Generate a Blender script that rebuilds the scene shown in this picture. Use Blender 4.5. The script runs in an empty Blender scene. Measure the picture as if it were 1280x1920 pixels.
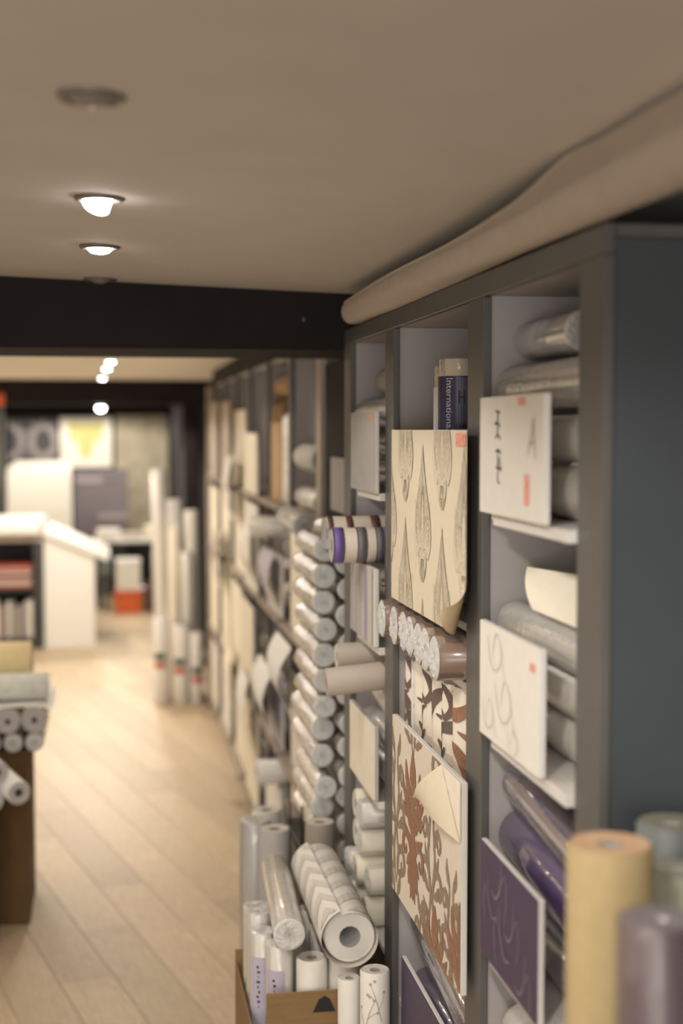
import bpy, math, random
from mathutils import Vector, Matrix

random.seed(7)
SC = bpy.context.scene
COL = SC.collection
H = 1.9                                   # camera height (m)
F = 50 / 36 * 1920                        # focal length in pixels of the 1280x1920 frame
PH = math.atan(155 / F)                   # pitch down
PS = math.atan(438 / F * math.cos(PH))    # turned right of the aisle direction (+Y)
# ------------------------------------------------------------------ camera
cam = bpy.data.cameras.new('camera')
cam.sensor_fit = 'VERTICAL'; cam.sensor_height = 36; cam.sensor_width = 24; cam.lens = 50
cam.dof.use_dof = True; cam.dof.focus_distance = 2.85; cam.dof.aperture_fstop = 1.9
cam.clip_start = 0.05
co = bpy.data.objects.new('camera', cam); COL.objects.link(co)
co.location = (0, 0, H); co.rotation_euler = (math.pi / 2 - PH, 0, -PS)
SC.camera = co
# ------------------------------------------------------------------ world, exposure
w = bpy.data.worlds.new('world'); SC.world = w; w.use_nodes = True
w.node_tree.nodes['Background'].inputs[0].default_value = (1, .96, .90, 1)     # daylight fill, let in by the unseen window added behind the camera
w.node_tree.nodes['Background'].inputs[1].default_value = 8
po = bpy.data.lights.new('added_window_portal', 'AREA'); po.shape = 'RECTANGLE'; po.size = 3.2; po.size_y = 1.75; po.cycles.is_portal = True  # guides sky light in through the added, unseen window
poo = bpy.data.objects.new('added_window_portal', po); COL.objects.link(poo); poo.location = (-.95, -3.52, 1.275); poo.rotation_euler = (math.pi/2, 0, 0)
SC.view_settings.view_transform = 'Standard'; SC.view_settings.look = 'None'
SC.view_settings.gamma = 1; SC.view_settings.use_curve_mapping = False
SC.view_settings.exposure = 0.27
FRONT_W, BACK_W, OFF_W = 10, 52, 20       # watts of the downlights: front room, back room, added unseen rows
LAMP_COL = (1.0, .94, .85)
BACK_COL = (1.0, .91, .76)
try:
    SC.cycles.caustics_reflective = False; SC.cycles.caustics_refractive = False
    SC.cycles.sample_clamp_indirect = 6; SC.cycles.max_bounces = 10; SC.cycles.transparent_max_bounces = 12
except Exception:
    pass

# ------------------------------------------------------------------ measuring helpers (lens geometry)
_c, _s, _cp, _sp = math.cos(PS), math.sin(PS), math.cos(PH), math.sin(PH)
_R = Vector((_c, -_s, 0)); _FW = Vector((_s * _cp, _c * _cp, -_sp)); _UP = Vector((_s * _sp, _c * _sp, _cp))
CAM = Vector((0, 0, H))
def ray(x, y): return _FW + _R * ((x - 640) / F) + _UP * ((960 - y) / F)
def at_x(x, y, X): d = ray(x, y); return CAM + d * (X / d.x)
def at_y(x, y, Y): d = ray(x, y); return CAM + d * (Y / d.y)
def at_z(x, y, Z): d = ray(x, y); return CAM + d * ((Z - H) / d.z)

# ------------------------------------------------------------------ materials
MATS = {}
def nodes_of(m): return m.node_tree.nodes, m.node_tree.links
def mat(name, col, rough=.6, spec=.5, metal=0, coat=0, coat_rough=.1, vary=.06, scale=30, bump=0, bscale=60, rand=0, emit=None, stretch=None, trans=0):
    """plain procedural material: base colour broken up by noise, optional relief, optional per-object tone"""
    m = bpy.data.materials.new(name); m.use_nodes = True; N, L = nodes_of(m)
    b = N['Principled BSDF']
    b.inputs['Roughness'].default_value = rough; b.inputs['Metallic'].default_value = metal
    b.inputs['Specular IOR Level'].default_value = spec
    b.inputs['Coat Weight'].default_value = coat; b.inputs['Coat Roughness'].default_value = coat_rough
    tc = N.new('ShaderNodeTexCoord'); mp = N.new('ShaderNodeMapping'); L.new(tc.outputs['Object'], mp.inputs[0])
    if stretch: mp.inputs['Scale'].default_value = stretch
    nz = N.new('ShaderNodeTexNoise'); nz.inputs['Scale'].default_value = scale; nz.inputs['Detail'].default_value = 4
    L.new(mp.outputs[0], nz.inputs['Vector'])
    rp = N.new('ShaderNodeMapRange'); rp.inputs[1].default_value = .25; rp.inputs[2].default_value = .75
    rp.inputs[3].default_value = 1 - vary; rp.inputs[4].default_value = 1 + vary
    L.new(nz.outputs['Fac'], rp.inputs[0])
    val = rp.outputs[0]
    if rand:
        oi = N.new('ShaderNodeObjectInfo'); r2 = N.new('ShaderNodeMapRange')
        r2.inputs[3].default_value = 1 - rand; r2.inputs[4].default_value = 1 + rand
        L.new(oi.outputs['Random'], r2.inputs[0])
        mu = N.new('ShaderNodeMath'); mu.operation = 'MULTIPLY'; L.new(val, mu.inputs[0]); L.new(r2.outputs[0], mu.inputs[1]); val = mu.outputs[0]
    mx = N.new('ShaderNodeVectorMath'); mx.operation = 'SCALE'
    mx.inputs[0].default_value = col[:3]; L.new(val, mx.inputs['Scale'])
    L.new(mx.outputs[0], b.inputs['Base Color'])
    if bump:
        n2 = N.new('ShaderNodeTexNoise'); n2.inputs['Scale'].default_value = bscale; n2.inputs['Detail'].default_value = 3
        L.new(mp.outputs[0], n2.inputs['Vector'])
        bp = N.new('ShaderNodeBump'); bp.inputs['Strength'].default_value = bump; bp.inputs['Distance'].default_value = .01
        L.new(n2.outputs['Fac'], bp.inputs['Height']); L.new(bp.outputs[0], b.inputs['Normal']); L.new(bp.outputs[0], b.inputs['Coat Normal'])
    if emit:
        b.inputs['Emission Color'].default_value = (*emit[0], 1); b.inputs['Emission Strength'].default_value = emit[1]
    MATS[name] = m
    return m
def film(name, haze=.08, rough=.10, bscale=45, bump=.10, tint=(1, 1, 1), gain=.36):
    """clear wrapping film: mostly see-through, mirror-like at grazing angles, wrinkled"""
    m = bpy.data.materials.new(name); m.use_nodes = True; N, L = nodes_of(m)
    N.remove(N['Principled BSDF']); out = N['Material Output']
    tr = N.new('ShaderNodeBsdfTransparent'); tr.inputs[0].default_value = (.97 * tint[0], .97 * tint[1], .97 * tint[2], 1)
    gl = N.new('ShaderNodeBsdfGlossy'); gl.inputs['Roughness'].default_value = rough
    df = N.new('ShaderNodeBsdfDiffuse'); df.inputs[0].default_value = (.8 * tint[0], .8 * tint[1], .78 * tint[2], 1)
    fr = N.new('ShaderNodeFresnel'); fr.inputs[0].default_value = 1.5
    tc = N.new('ShaderNodeTexCoord'); nz = N.new('ShaderNodeTexNoise'); nz.inputs['Scale'].default_value = bscale; nz.inputs['Detail'].default_value = 3
    L.new(tc.outputs['Object'], nz.inputs['Vector'])
    bp = N.new('ShaderNodeBump'); bp.inputs['Strength'].default_value = bump; bp.inputs['Distance'].default_value = .008
    L.new(nz.outputs['Fac'], bp.inputs['Height']); L.new(bp.outputs[0], gl.inputs['Normal']); L.new(bp.outputs[0], fr.inputs['Normal'])
    m1 = N.new('ShaderNodeMixShader'); m1.inputs[0].default_value = haze; L.new(tr.outputs[0], m1.inputs[1]); L.new(df.outputs[0], m1.inputs[2])
    mu = N.new('ShaderNodeMath'); mu.operation = 'MULTIPLY_ADD'; mu.inputs[1].default_value = gain; mu.inputs[2].default_value = .02; mu.use_clamp = True
    L.new(fr.outputs[0], mu.inputs[0])
    m2 = N.new('ShaderNodeMixShader'); L.new(mu.outputs[0], m2.inputs[0]); L.new(m1.outputs[0], m2.inputs[1]); L.new(gl.outputs[0], m2.inputs[2])
    L.new(m2.outputs[0], out.inputs['Surface'])
    MATS[name] = m
    return m

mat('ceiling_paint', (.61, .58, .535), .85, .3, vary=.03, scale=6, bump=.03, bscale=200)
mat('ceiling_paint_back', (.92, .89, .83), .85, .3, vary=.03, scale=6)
mat('wall_paint', (.74, .70, .63), .85, .3, vary=.04, scale=4)
mat('dark_paint', (.019, .016, .0165), .75, .15, vary=.12, scale=5)
mat('dark_satin', (.095, .09, .085), .42, .55, vary=.08, scale=8)
mat('black_satin', (.012, .011, .014), .4, .5, vary=.08, scale=8)
mat('grey_board', (.40, .375, .375), .55, .4, vary=.04, scale=10)
mat('blue_grey', (.052, .06, .07), .6, .4, vary=.06, scale=5)
mat('shelf_white', (.66, .63, .60), .45, .5, vary=.03)
mat('sub_floor', (.36, .27, .18), .6, .4)
mat('plank', (.55, .425, .29), .46, .45, vary=.17, scale=9, rand=.13, stretch=(1.2, 10, 1), bump=.03, bscale=80)
mat('paper_white', (.74, .70, .64), .6, .4, vary=.03, rand=.04)
mat('paper_bright', (.82, .80, .78), .55, .4, vary=.02, rand=.03)
mat('paper_cream', (.82, .75, .62), .65, .35, vary=.04, rand=.05)
mat('paper_edge', (.70, .65, .58), .8, .3, vary=.12, scale=120)
mat('edge_grey', (.45, .42, .41), .8, .3, vary=.15, scale=120)
mat('paper_beige', (.46, .40, .34), .65, .35, vary=.05, rand=.06)
mat('paper_taupe', (.33, .28, .235), .65, .35, vary=.05, rand=.06)
mat('paper_grey', (.42, .40, .385), .6, .4, vary=.05, rand=.05)
mat('paper_lilac', (.48, .45, .52), .55, .4, vary=.04)
mat('white_wrapped', (.76, .72, .67), .4, .5, coat=1, coat_rough=.12, vary=.03, bump=.25, bscale=35, rand=.04)
mat('grey_wrapped', (.50, .48, .47), .4, .5, coat=1, coat_rough=.10, vary=.05, bump=.35, bscale=30, rand=.08)
mat('silver_wrapped', (.80, .77, .72), .28, .8, coat=1, coat_rough=.10, vary=.16, scale=40, bump=.6, bscale=70, rand=.08)
mat('crinkle', (.66, .62, .56), .2, 1.0, coat=1, coat_rough=.06, vary=.35, scale=60, bump=1.0, bscale=60, rand=.08)
mat('purple_wrapped', (.075, .045, .12), .35, .5, coat=1, coat_rough=.10, vary=.12, bump=.15, bscale=25)
mat('purple_print', (.062, .043, .088), .5, .45, vary=.08)
mat('purple_swirl', (.22, .175, .21), .5, .45, vary=.1)
mat('violet', (.16, .105, .36), .5, .4, vary=.05)
mat('lilac', (.36, .30, .47), .55, .4, vary=.05)
mat('stripe_grey', (.15, .14, .15), .5, .4, vary=.08)
mat('stripe_cream', (.60, .53, .45), .5, .4, vary=.04)
mat('stripe_black', (.02, .017, .02), .5, .4)
mat('stripe_brown', (.12, .055, .045), .45, .5, vary=.1)
mat('bronze', (.23, .13, .085), .35, .6, coat=.6, coat_rough=.12, vary=.15)
mat('damask_cream', (.70, .61, .47), .55, .4, vary=.03, scale=60)
mat('damask_tan', (.635, .555, .425), .55, .4, vary=.06, scale=90)
mat('damask_line', (.41, .35, .26), .6, .3, vary=.1)
mat('damask_back', (.47, .36, .22), .7, .3, vary=.04)
mat('print_ground', (.72, .635, .53), .55, .4, vary=.03, scale=60)
mat('print_rust', (.30, .158, .10), .6, .3, vary=.12, scale=120)
mat('print_taupe', (.29, .22, .16), .6, .3, vary=.1, scale=120)
mat('print_dark', (.145, .105, .085), .6, .3, vary=.1, scale=120)
mat('ink', (.05, .045, .045), .6, .3)
mat('ink_grey', (.42, .39, .36), .6, .3)
mat('ink_soft', (.60, .56, .51), .6, .3)
mat('tag_red', (.75, .33, .25), .6, .3, vary=.3, scale=150)
mat('navy', (.035, .03, .085), .4, .5, vary=.08)
mat('navy_soft', (.10, .10, .16), .4, .5, vary=.08)
mat('label_white', (.70, .68, .68), .5, .4)
mat('label_lilac', (.46, .42, .53), .55, .4, vary=.08)
mat('cardboard', (.25, .155, .072), .8, .25, vary=.1, scale=14, stretch=(1, 1, 8))
mat('cardboard_dark', (.13, .075, .032), .8, .25, vary=.1, scale=14)
mat('kraft', (.50, .335, .19), .75, .3, vary=.08, scale=20)
mat('core_dark', (.10, .08, .07), .85, .2)
mat('core_grey', (.28, .26, .25), .85, .2)
mat('straw_paper', (.38, .285, .145), .7, .3, vary=.05, scale=60, bump=.1, bscale=250)
mat('straw_end', (.55, .36, .22), .75, .3, vary=.12, scale=90)
mat('mauve', (.075, .046, .052), .4, .5, coat=.7, coat_rough=.2, vary=.15, scale=12, bump=.3, bscale=14)
mat('mauve_top', (.22, .18, .20), .5, .5, vary=.2, scale=20, bump=.4, bscale=25)
mat('sage', (.24, .235, .175), .6, .4, vary=.1, scale=20)
mat('slate', (.13, .14, .14), .5, .4, vary=.1, scale=20)
mat('yellow_cloth', (.74, .60, .34), .8, .3, vary=.06, scale=30, bump=.1, bscale=100)
mat('lace_white', (.66, .66, .60), .6, .4, vary=.12, scale=50, bump=.2, bscale=60)
mat('foil_tan', (.42, .33, .27), .25, .9, coat=1, coat_rough=.08, vary=.4, scale=30, bump=.9, bscale=40)
mat('counter_white', (.80, .78, .75), .4, .5, vary=.02)
mat('counter_dark', (.04, .037, .042), .5, .5, vary=.08)
mat('orange', (.66, .13, .035), .5, .4, vary=.06)
mat('red_mag', (.42, .06, .04), .4, .5, vary=.2, scale=40)
mat('green_mark', (.05, .12, .08), .5, .4)
mat('red_mark', (.55, .14, .08), .5, .4)
mat('steel', (.15, .14, .13), .4, .5, metal=.2)
mat('dim_bulb', (.22, .19, .16), .3, .6)
mat('lit_bulb', (1, .95, .85), .4, .5, emit=((1, .93, .90), 22))
mat('damask_dark', (.05, .047, .055), .6, .4, vary=.1)
mat('damask_silver', (.26, .23, .24), .6, .4, vary=.15)
mat('lime_print', (.52, .50, .20), .6, .4, vary=.1)
mat('poster_beige', (.36, .32, .245), .7, .3, vary=.28, scale=5)
mat('rug_mauve', (.15, .13, .15), .8, .3, vary=.15, scale=30)
mat('rug_pale', (.31, .275, .30), .8, .3, vary=.15, scale=30)
mat('bag_grey', (.55, .54, .55), .3, .6, coat=1, coat_rough=.08, vary=.08, bump=.5, bscale=22)
film('clear_film'); film('hazy_film', .14, .14, 30, .28); film('end_film', .60, .12, 160, .6)
film('crinkle_film', .34, .07, 90, .9, gain=1.0)
film('mauve_film', .03, .15, 14, .3, gain=.25)

# ------------------------------------------------------------------ mesh helpers
class MB:
    def __init__(s): s.v = []; s.f = []; s.m = []; s.s = []
    def add(s, vs, fs, mi=0, smooth=False):
        o = len(s.v); s.v += [tuple(v) for v in vs]
        for f in fs: s.f.append(tuple(o + i for i in f)); s.m.append(mi); s.s.append(smooth)
        return s
    def box(s, lo, hi, mi=0, bev=0.0):
        x0, y0, z0 = lo; x1, y1, z1 = hi
        b = min(bev, (x1 - x0) * .4, (y1 - y0) * .4, (z1 - z0) * .4)
        if b <= 0:
            vs = [(x0,y0,z0),(x1,y0,z0),(x1,y1,z0),(x0,y1,z0),(x0,y0,z1),(x1,y0,z1),(x1,y1,z1),(x0,y1,z1)]
            return s.add(vs, [(0,3,2,1),(4,5,6,7),(0,1,5,4),(1,2,6,5),(2,3,7,6),(3,0,4,7)], mi)
        vs = []; idx = {}
        for i, X in enumerate((x0, x1)):
            for j, Y in enumerate((y0, y1)):
                for k, Z in enumerate((z0, z1)):
                    dx, dy, dz = (b, -b)[i], (b, -b)[j], (b, -b)[k]
                    for a, p in enumerate(((X, Y + dy, Z + dz), (X + dx, Y, Z + dz), (X + dx, Y + dy, Z))):
                        idx[i, j, k, a] = len(vs); vs.append(p)
        I = idx; fs = []
        for i in (0, 1): fs.append([I[i,0,0,0], I[i,1,0,0], I[i,1,1,0], I[i,0,1,0]])
        for j in (0, 1): fs.append([I[0,j,0,1], I[1,j,0,1], I[1,j,1,1], I[0,j,1,1]])
        for k in (0, 1): fs.append([I[0,0,k,2], I[1,0,k,2], I[1,1,k,2], I[0,1,k,2]])
        for i in (0,1):
            for j in (0,1): fs.append([I[i,j,0,0], I[i,j,1,0], I[i,j,1,1], I[i,j,0,1]])
        for i in (0,1):
            for k in (0,1): fs.append([I[i,0,k,0], I[i,1,k,0], I[i,1,k,2], I[i,0,k,2]])
        for j in (0,1):
            for k in (0,1): fs.append([I[0,j,k,1], I[1,j,k,1], I[1,j,k,2], I[0,j,k,2]])
        for i in (0,1):
            for j in (0,1):
                for k in (0,1): fs.append([I[i,j,k,0], I[i,j,k,1], I[i,j,k,2]])
        c = Vector(((x0+x1)/2, (y0+y1)/2, (z0+z1)/2)); out = []
        for f in fs:                                     # face every polygon outwards
            p = [Vector(vs[q]) for q in f]; n = (p[1]-p[0]).cross(p[2]-p[0])
            if n.dot(sum(p, Vector())/len(p) - c) < 0: f = f[::-1]
            out.append(f)
        return s.add(vs, out, mi)
    def lathe(s, a, b, prof, seg=28, mi=0, wob=0, rnd=None, smooth=True, squash=1.0):
        """prof: list of (t along a->b in metres, radius); a, b: axis points"""
        a = Vector(a); b = Vector(b); d = (b - a).normalized()
        u = d.cross(Vector((0, 0, 1)))
        u = Vector((1, 0, 0)) if u.length < 1e-3 else u.normalized()
        v = u.cross(d).normalized()
        vs = []; n = len(prof); ph = [(rnd or random).uniform(0, 6.28) for _ in range(3)]
        for (t, r) in prof:
            for k in range(seg):
                an = 2 * math.pi * k / seg
                rr = r * (1 + wob * (math.sin(2 * an + ph[0] + t * 9) + .6 * math.sin(3 * an + ph[1] - t * 14)))
                vs.append(a + d * t + u * (math.cos(an) * rr) + v * (math.sin(an) * rr * squash))
        fs = [(i*seg+k, i*seg+(k+1)%seg, (i+1)*seg+(k+1)%seg, (i+1)*seg+k) for i in range(n-1) for k in range(seg)]
        return s.add(vs, fs, mi, smooth)
    def grid(s, fn, nu, nv, mi=0, smooth=True):
        vs = [fn(i / nu, j / nv) for j in range(nv + 1) for i in range(nu + 1)]
        fs = [(j*(nu+1)+i, j*(nu+1)+i+1, (j+1)*(nu+1)+i+1, (j+1)*(nu+1)+i) for j in range(nv) for i in range(nu)]
        return s.add(vs, fs, mi, smooth)
    def build(s, name, mats, parent=None, origin=None):
        if isinstance(mats, str): mats = [mats]
        me = bpy.data.meshes.new(name)
        if parent is not None: org = parent['_o']
        elif origin is not None: org = origin
        else:
            xs = [p[0] for p in s.v]; ys = [p[1] for p in s.v]; zs = [p[2] for p in s.v]
            org = ((min(xs)+max(xs))/2, (min(ys)+max(ys))/2, min(zs))
        me.from_pydata([(p[0]-org[0], p[1]-org[1], p[2]-org[2]) for p in s.v], [], s.f)
        for q in mats: me.materials.append(MATS[q])
        me.polygons.foreach_set('material_index', s.m); me.polygons.foreach_set('use_smooth', s.s)
        me.update()
        o = bpy.data.objects.new(name, me); COL.objects.link(o)
        if parent is not None: o.parent = parent; ORG[o.name] = org
        else: o.location = org
        o['_o'] = tuple(org)
        return o
ORG = {}
def tag(o, label, cat, group=None, kind=None):
    o['label'] = label; o['category'] = cat
    if group: o['group'] = group
    if kind: o['kind'] = kind
    return o
def struct(o): o['kind'] = 'structure'; return o
def thing(name, label, cat, loc, group=None):
    o = bpy.data.objects.new(name, None); COL.objects.link(o); o.location = loc; o.empty_display_size = .05
    o['_o'] = tuple(loc)
    return tag(o, label, cat, group)
def simple_box(name, m, lo, hi, parent=None, bev=.002):
    return MB().box(lo, hi, 0, bev).build(name, m, parent)

# ------------------------------------------------------------------ strokes for printed patterns
def spline(pts, n=6):
    P = [Vector(p[:2]) for p in pts]; W = [p[2] if len(p) > 2 else None for p in pts]
    out = []
    for i in range(len(P) - 1):
        p0 = P[max(i-1, 0)]; p1 = P[i]; p2 = P[i+1]; p3 = P[min(i+2, len(P)-1)]
        for k in range(n if i < len(P) - 2 else n + 1):
            t = k / n
            q = .5 * ((2*p1) + (p2-p0)*t + (2*p0-5*p1+4*p2-p3)*t*t + (3*p1-p0-3*p2+p3)*t**3)
            wd = None if W[i] is None else W[i] * (1-t) + W[i+1] * t
            out.append((q, wd))
    return out
def stroke(pts, n=6, w=None):
    """tapered band along a spline -> list of quads in pattern space"""
    sp = spline(pts, n); L = []
    for i, (q, wd) in enumerate(sp):
        t = (sp[min(i+1, len(sp)-1)][0] - sp[max(i-1, 0)][0])
        t = t.normalized() if t.length > 1e-9 else Vector((1, 0))
        nn = Vector((-t.y, t.x)); ww = (wd if w is None else w) / 2
        L.append((q + nn * ww, q - nn * ww))
    return [[L[i][0], L[i][1], L[i+1][1], L[i+1][0]] for i in range(len(L)-1)]
def poly_fan(pts):
    c = sum((Vector(p) for p in pts), Vector((0, 0))) / len(pts)
    return [[c, Vector(pts[i]), Vector(pts[(i+1) % len(pts)])] for i in range(len(pts))]
def xf(polys, ox=0, oy=0, sc=1, mir=1, rot=0):
    ca, sa = math.cos(rot), math.sin(rot); out = []
    for p in polys:
        q = [Vector((ox + sc*(ca*a.x*mir - sa*a.y), oy + sc*(sa*a.x*mir + ca*a.y))) for a in p]
        out.append(q)
    return out
def clip_polys(polys, x0, x1, y0, y1):
    res = []
    for p in polys:
        for ax, lim, sg in ((0, x0, 1), (0, x1, -1), (1, y0, 1), (1, y1, -1)):
            q = []
            for i in range(len(p)):
                a, b = p[i], p[(i+1) % len(p)]; da, db = sg*(a[ax]-lim), sg*(b[ax]-lim)
                if da >= 0: q.append(a)
                if da * db < 0: q.append(a + (b - a) * (da / (da - db)))
            p = q
            if len(p) < 3: break
        if len(p) >= 3: res.append(p)
    return res
def print_on(name, polys, fn, m, parent):
    mb = MB()
    for i, p in enumerate(polys):
        P3 = [Vector(fn(a.x, a.y)) for a in p]
        n = Vector((0, 0, 0))
        for q in range(1, len(P3)-1): n += (P3[q]-P3[0]).cross(P3[q+1]-P3[0])
        if n.length < 1e-14: continue
        n.normalize()
        if n.dot(CAM - P3[0]) < 0: n = -n
        e = n * ((i*7 % 41 + RJ.random()*.9) * 1.2e-5)                     # ink marks that overlap do not share one plane
        mb.add([a + e for a in P3], [tuple(range(len(p)))])
    if not mb.v: return None
    o = mb.build(name, m, SHEET.get(parent.name, parent))
    if len(polys) > 1: o['kind'] = 'stuff'                # flat print of many small marks
    return o
SHEET = {}; RJ = random.Random(21)

# ------------------------------------------------------------------ wallpaper rolls
def roll(name, label, a, b, r, m='paper_white', group=None, edge='paper_edge', core=.34, wrap=None, detail=2, coremat='core_grey', seg=28, wob=.012, cat='wallpaper roll', loose=0, crumple=0):
    """a wallpaper roll along a->b. parts: paper, core, wrapper (film sleeve), wrapper_end (gathered film).
       detail 0 = one small mesh, 1 = paper + core, 2 = all"""
    a = Vector(a); b = Vector(b); d = b - a; Ln = d.length; d.normalize()
    r = r / (1 + 1.6*wob) / (1.016 if wrap else 1.004)
    lo = Vector((min(a.x, b.x), min(a.y, b.y), min(a.z, b.z)))
    rnd = random.Random(hash((round(a.x, 3), round(a.y, 3), round(a.z, 3))) & 0xffff)
    base = ((a.x+b.x)/2, (a.y+b.y)/2, lo.z - (0 if abs(d.z) > .7 else r))
    bv = min(.003, r * .1)
    body = [(bv, r * .985), (bv, r), (Ln*.33, r*1.004), (Ln*.66, r*.998), (Ln-bv, r), (0, 0)][:-1]
    body = [(0, r - bv)] + body[1:] + [(Ln, r - bv)]
    rc = r * core
    def ends(mb, mi):
        nr = (10 if loose else 5) if detail else 3
        for e in (0, 1):
            prof = []
            for k in range(nr * 2 + 1):
                q = k / (nr * 2); rr = (r - bv) * (1 - q) + rc * q
                dep = (.004 if loose else .0016) * (k % 2) + .002 * q * (1 if detail else 0)
                prof.append((dep if e == 0 else Ln - dep, rr))
            if e == 0: prof = prof[::-1]
            mb.lathe(a, b, prof, seg, mi, 0, rnd)
    def corem(mb, mi, e=2):
        dp = min(.12, Ln * .3)
        if e != 1: mb.lathe(a, b, [(dp, rc*.05), (dp, rc), (.002, rc), (.002, rc*1.06)], max(12, seg//2), mi, 0, rnd)
        if e != 0: mb.lathe(a, b, [(Ln-.002, rc*1.06), (Ln-.002, rc), (Ln-dp, rc), (Ln-dp, rc*.05)], max(12, seg//2), mi, 0, rnd)
    if detail == 0:
        mb = MB().lathe(a, b, body, seg, 0, wob, rnd)
        if wrap: caps(mb, a, b, Ln, r, rnd, 1, seg)
        else: ends(mb, 1); corem(mb, 2)
        o = mb.build(name, [m, 'crinkle' if wrap else edge, coremat])
        return tag(o, label, cat, group)
    t = thing(name, label, cat, base, group)
    mb = MB().lathe(a, b, body, seg, 0, wob, random.Random(5))
    ends(mb, 1); SHEET[t.name] = mb.build('paper', [m, edge], t)
    for e in (0, 1): mb = MB(); corem(mb, 0, e); mb.build('core', coremat, t)
    if loose:                                            # a loose outer turn, stepping where the sheet ends
        uu = d.cross(Vector((0, 0, 1))).normalized(); vv = uu.cross(d)
        def fn(u, v):
            an = math.radians(110 - 360*u); rr = r * (1.012 + loose * u)
            return a + d * (-.014 + (Ln + .012) * v) + uu * (math.cos(an) * rr) + vv * (math.sin(an) * rr)
        MB().grid(fn, 48, 6).build('loose_turn', m, t)
    if wrap:
        k = 1.012
        wr = MB().lathe(a, b, [(.0002, r*k*.99), (Ln*.2, r*k), (Ln*.5, r*k*1.003), (Ln*.8, r*k), (Ln-.0002, r*k*.99)], seg, 0, wob, random.Random(5)).build('wrapper', wrap, t)
        if crumple:
            W2 = MB().lathe(a, b, [(.0002 + (Ln-.0004)*q/18, r*k) for q in range(19)], seg, 0, wob, random.Random(5))
            W2.v = [tuple(Vector(p) + (Vector(p) - (a + d*((Vector(p)-a).dot(d)))) * rnd.uniform(-.012, crumple)) for p in W2.v]; W2.s = [False]*len(W2.s)
            old = wr.data; o2 = W2.build('wrapper_skin', wrap, t); wr.data = o2.data; bpy.data.objects.remove(o2); bpy.data.meshes.remove(old); wr.data.name = 'wrapper'
        for e, p, sg in ((0, a, -1), (1, b, 1)):
            mb = MB(); cap_mesh(mb, p, d, sg, r, rnd, 0, seg); mb.build('wrapper_end', 'mauve_film' if wrap == 'mauve_film' else 'end_film', wr)
    return t
def cap_mesh(mb, p, d, sg, r, rnd, mi, seg):
    """gathered film over one end of a roll: a flat, finely creased disc"""
    u = d.cross(Vector((0, 0, 1))); u = Vector((1, 0, 0)) if u.length < 1e-3 else u.normalized(); v = u.cross(d)
    nr = 6; vs = []; n = seg
    for i in range(nr + 1):
        q = i / nr
        for k in range(n):
            an = 2*math.pi*(k + .5*(i % 2))/n
            off = .0006 if i == 0 else .0012 + .0038*rnd.random()*min(1, r/.04)
            rr = r * (1 - q*.95)
            vs.append(p + d*(sg*off) + u*(math.cos(an)*rr) + v*(math.sin(an)*rr))
    fs = [(i*n+k, i*n+(k+1) % n, (i+1)*n+(k+1) % n, (i+1)*n+k) for i in range(nr) for k in range(n)]
    fs.append(tuple(nr*n+k for k in range(n)))
    mb.add(vs, fs, mi, False)
def caps(mb, a, b, Ln, r, rnd, mi, seg):
    a = Vector(a); b = Vector(b); d = (b-a).normalized()
    cap_mesh(mb, a, d, -1, r, rnd, mi, seg); cap_mesh(mb, b, d, 1, r, rnd, mi, seg)
def vroll(name, label, x, y, z0, z1, r, m='paper_white', **k):
    if k.get('wrap'): z0 += .0055
    return roll(name, label, (x, y, z0), (x, y, z1), r, m, **k)

def board(name, label, X, y0, y1, z0, z1, m, group=None, th=.011, edge='shelf_white', cat='sample board', parts=True):
    """sample board facing the aisle (-X): core board with a sheet of wallpaper mounted on its face"""
    if not parts:
        mb = MB().box((X, y0, z0), (X+th, y1, z1), 0, .0015)
        return tag(mb.build(name, m), label, cat, group)
    t = thing(name, label, cat, (X+th/2, (y0+y1)/2, z0), group)
    simple_box('backing_board', edge, (X+.001, y0, z0), (X+th, y1, z1), t, .0015)
    SHEET[t.name] = simple_box('mounted_sheet', m, (X, y0+.0008, z0+.0008), (X+.0012, y1-.0008, z1-.0008), t, 0)
    return t

# =================================================================== THE ROOM
XL, XR, YB, YF = -3.0, 1.08, -3.5, 17.2
def cz(x): return 2.2865 - .0352 * x                     # the front ceiling falls slightly towards the shelving
# floor: boards laid at an angle to the aisle
fl = struct(MB().box((XL, YB, -.05), (XR, YF, -.004)).build('floor', 'sub_floor'))
PLW, PLL, ANG = .19, 1.28, math.radians(14.5)
pm = MB().box((-PLL/2+.0008, -PLW/2+.0008, -.004), (PLL/2-.0008, PLW/2-.0008, 0), 0, .0012)
pme = None
dirv = Vector((-math.sin(ANG), math.cos(ANG))); nrm = Vector((math.cos(ANG), math.sin(ANG)))
n_pl = 0
cand = []
for i in range(-40, 60):
    off = (i * .37) % 1.0 * PLL
    for j in range(-6, 20):
        c = nrm * (i * PLW) + dirv * (j * PLL + off)
        m_ = .66
        if -.12*c.y-.9 < c.x < .98 and 2.0 < c.y < 16.4 and c.x + .25 < XR:
            cand.append((c.y, c.x))
cand.sort()
for (cy, cx) in cand[:298]:
    if pme is None:
        o = pm.build('plank', 'plank', fl); pme = o.data
    else:
        o = bpy.data.objects.new('plank', pme); COL.objects.link(o); o.parent = fl
    fo = fl['_o']
    o.location = (cx - fo[0], cy - fo[1], 0 - fo[2])
    o.rotation_euler = (0, 0, math.pi/2 + ANG)
# first plank mesh was built relative to the floor origin: rebuild it around its own centre
for v, p in zip(pme.vertices, pm.v): v.co = p
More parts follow.
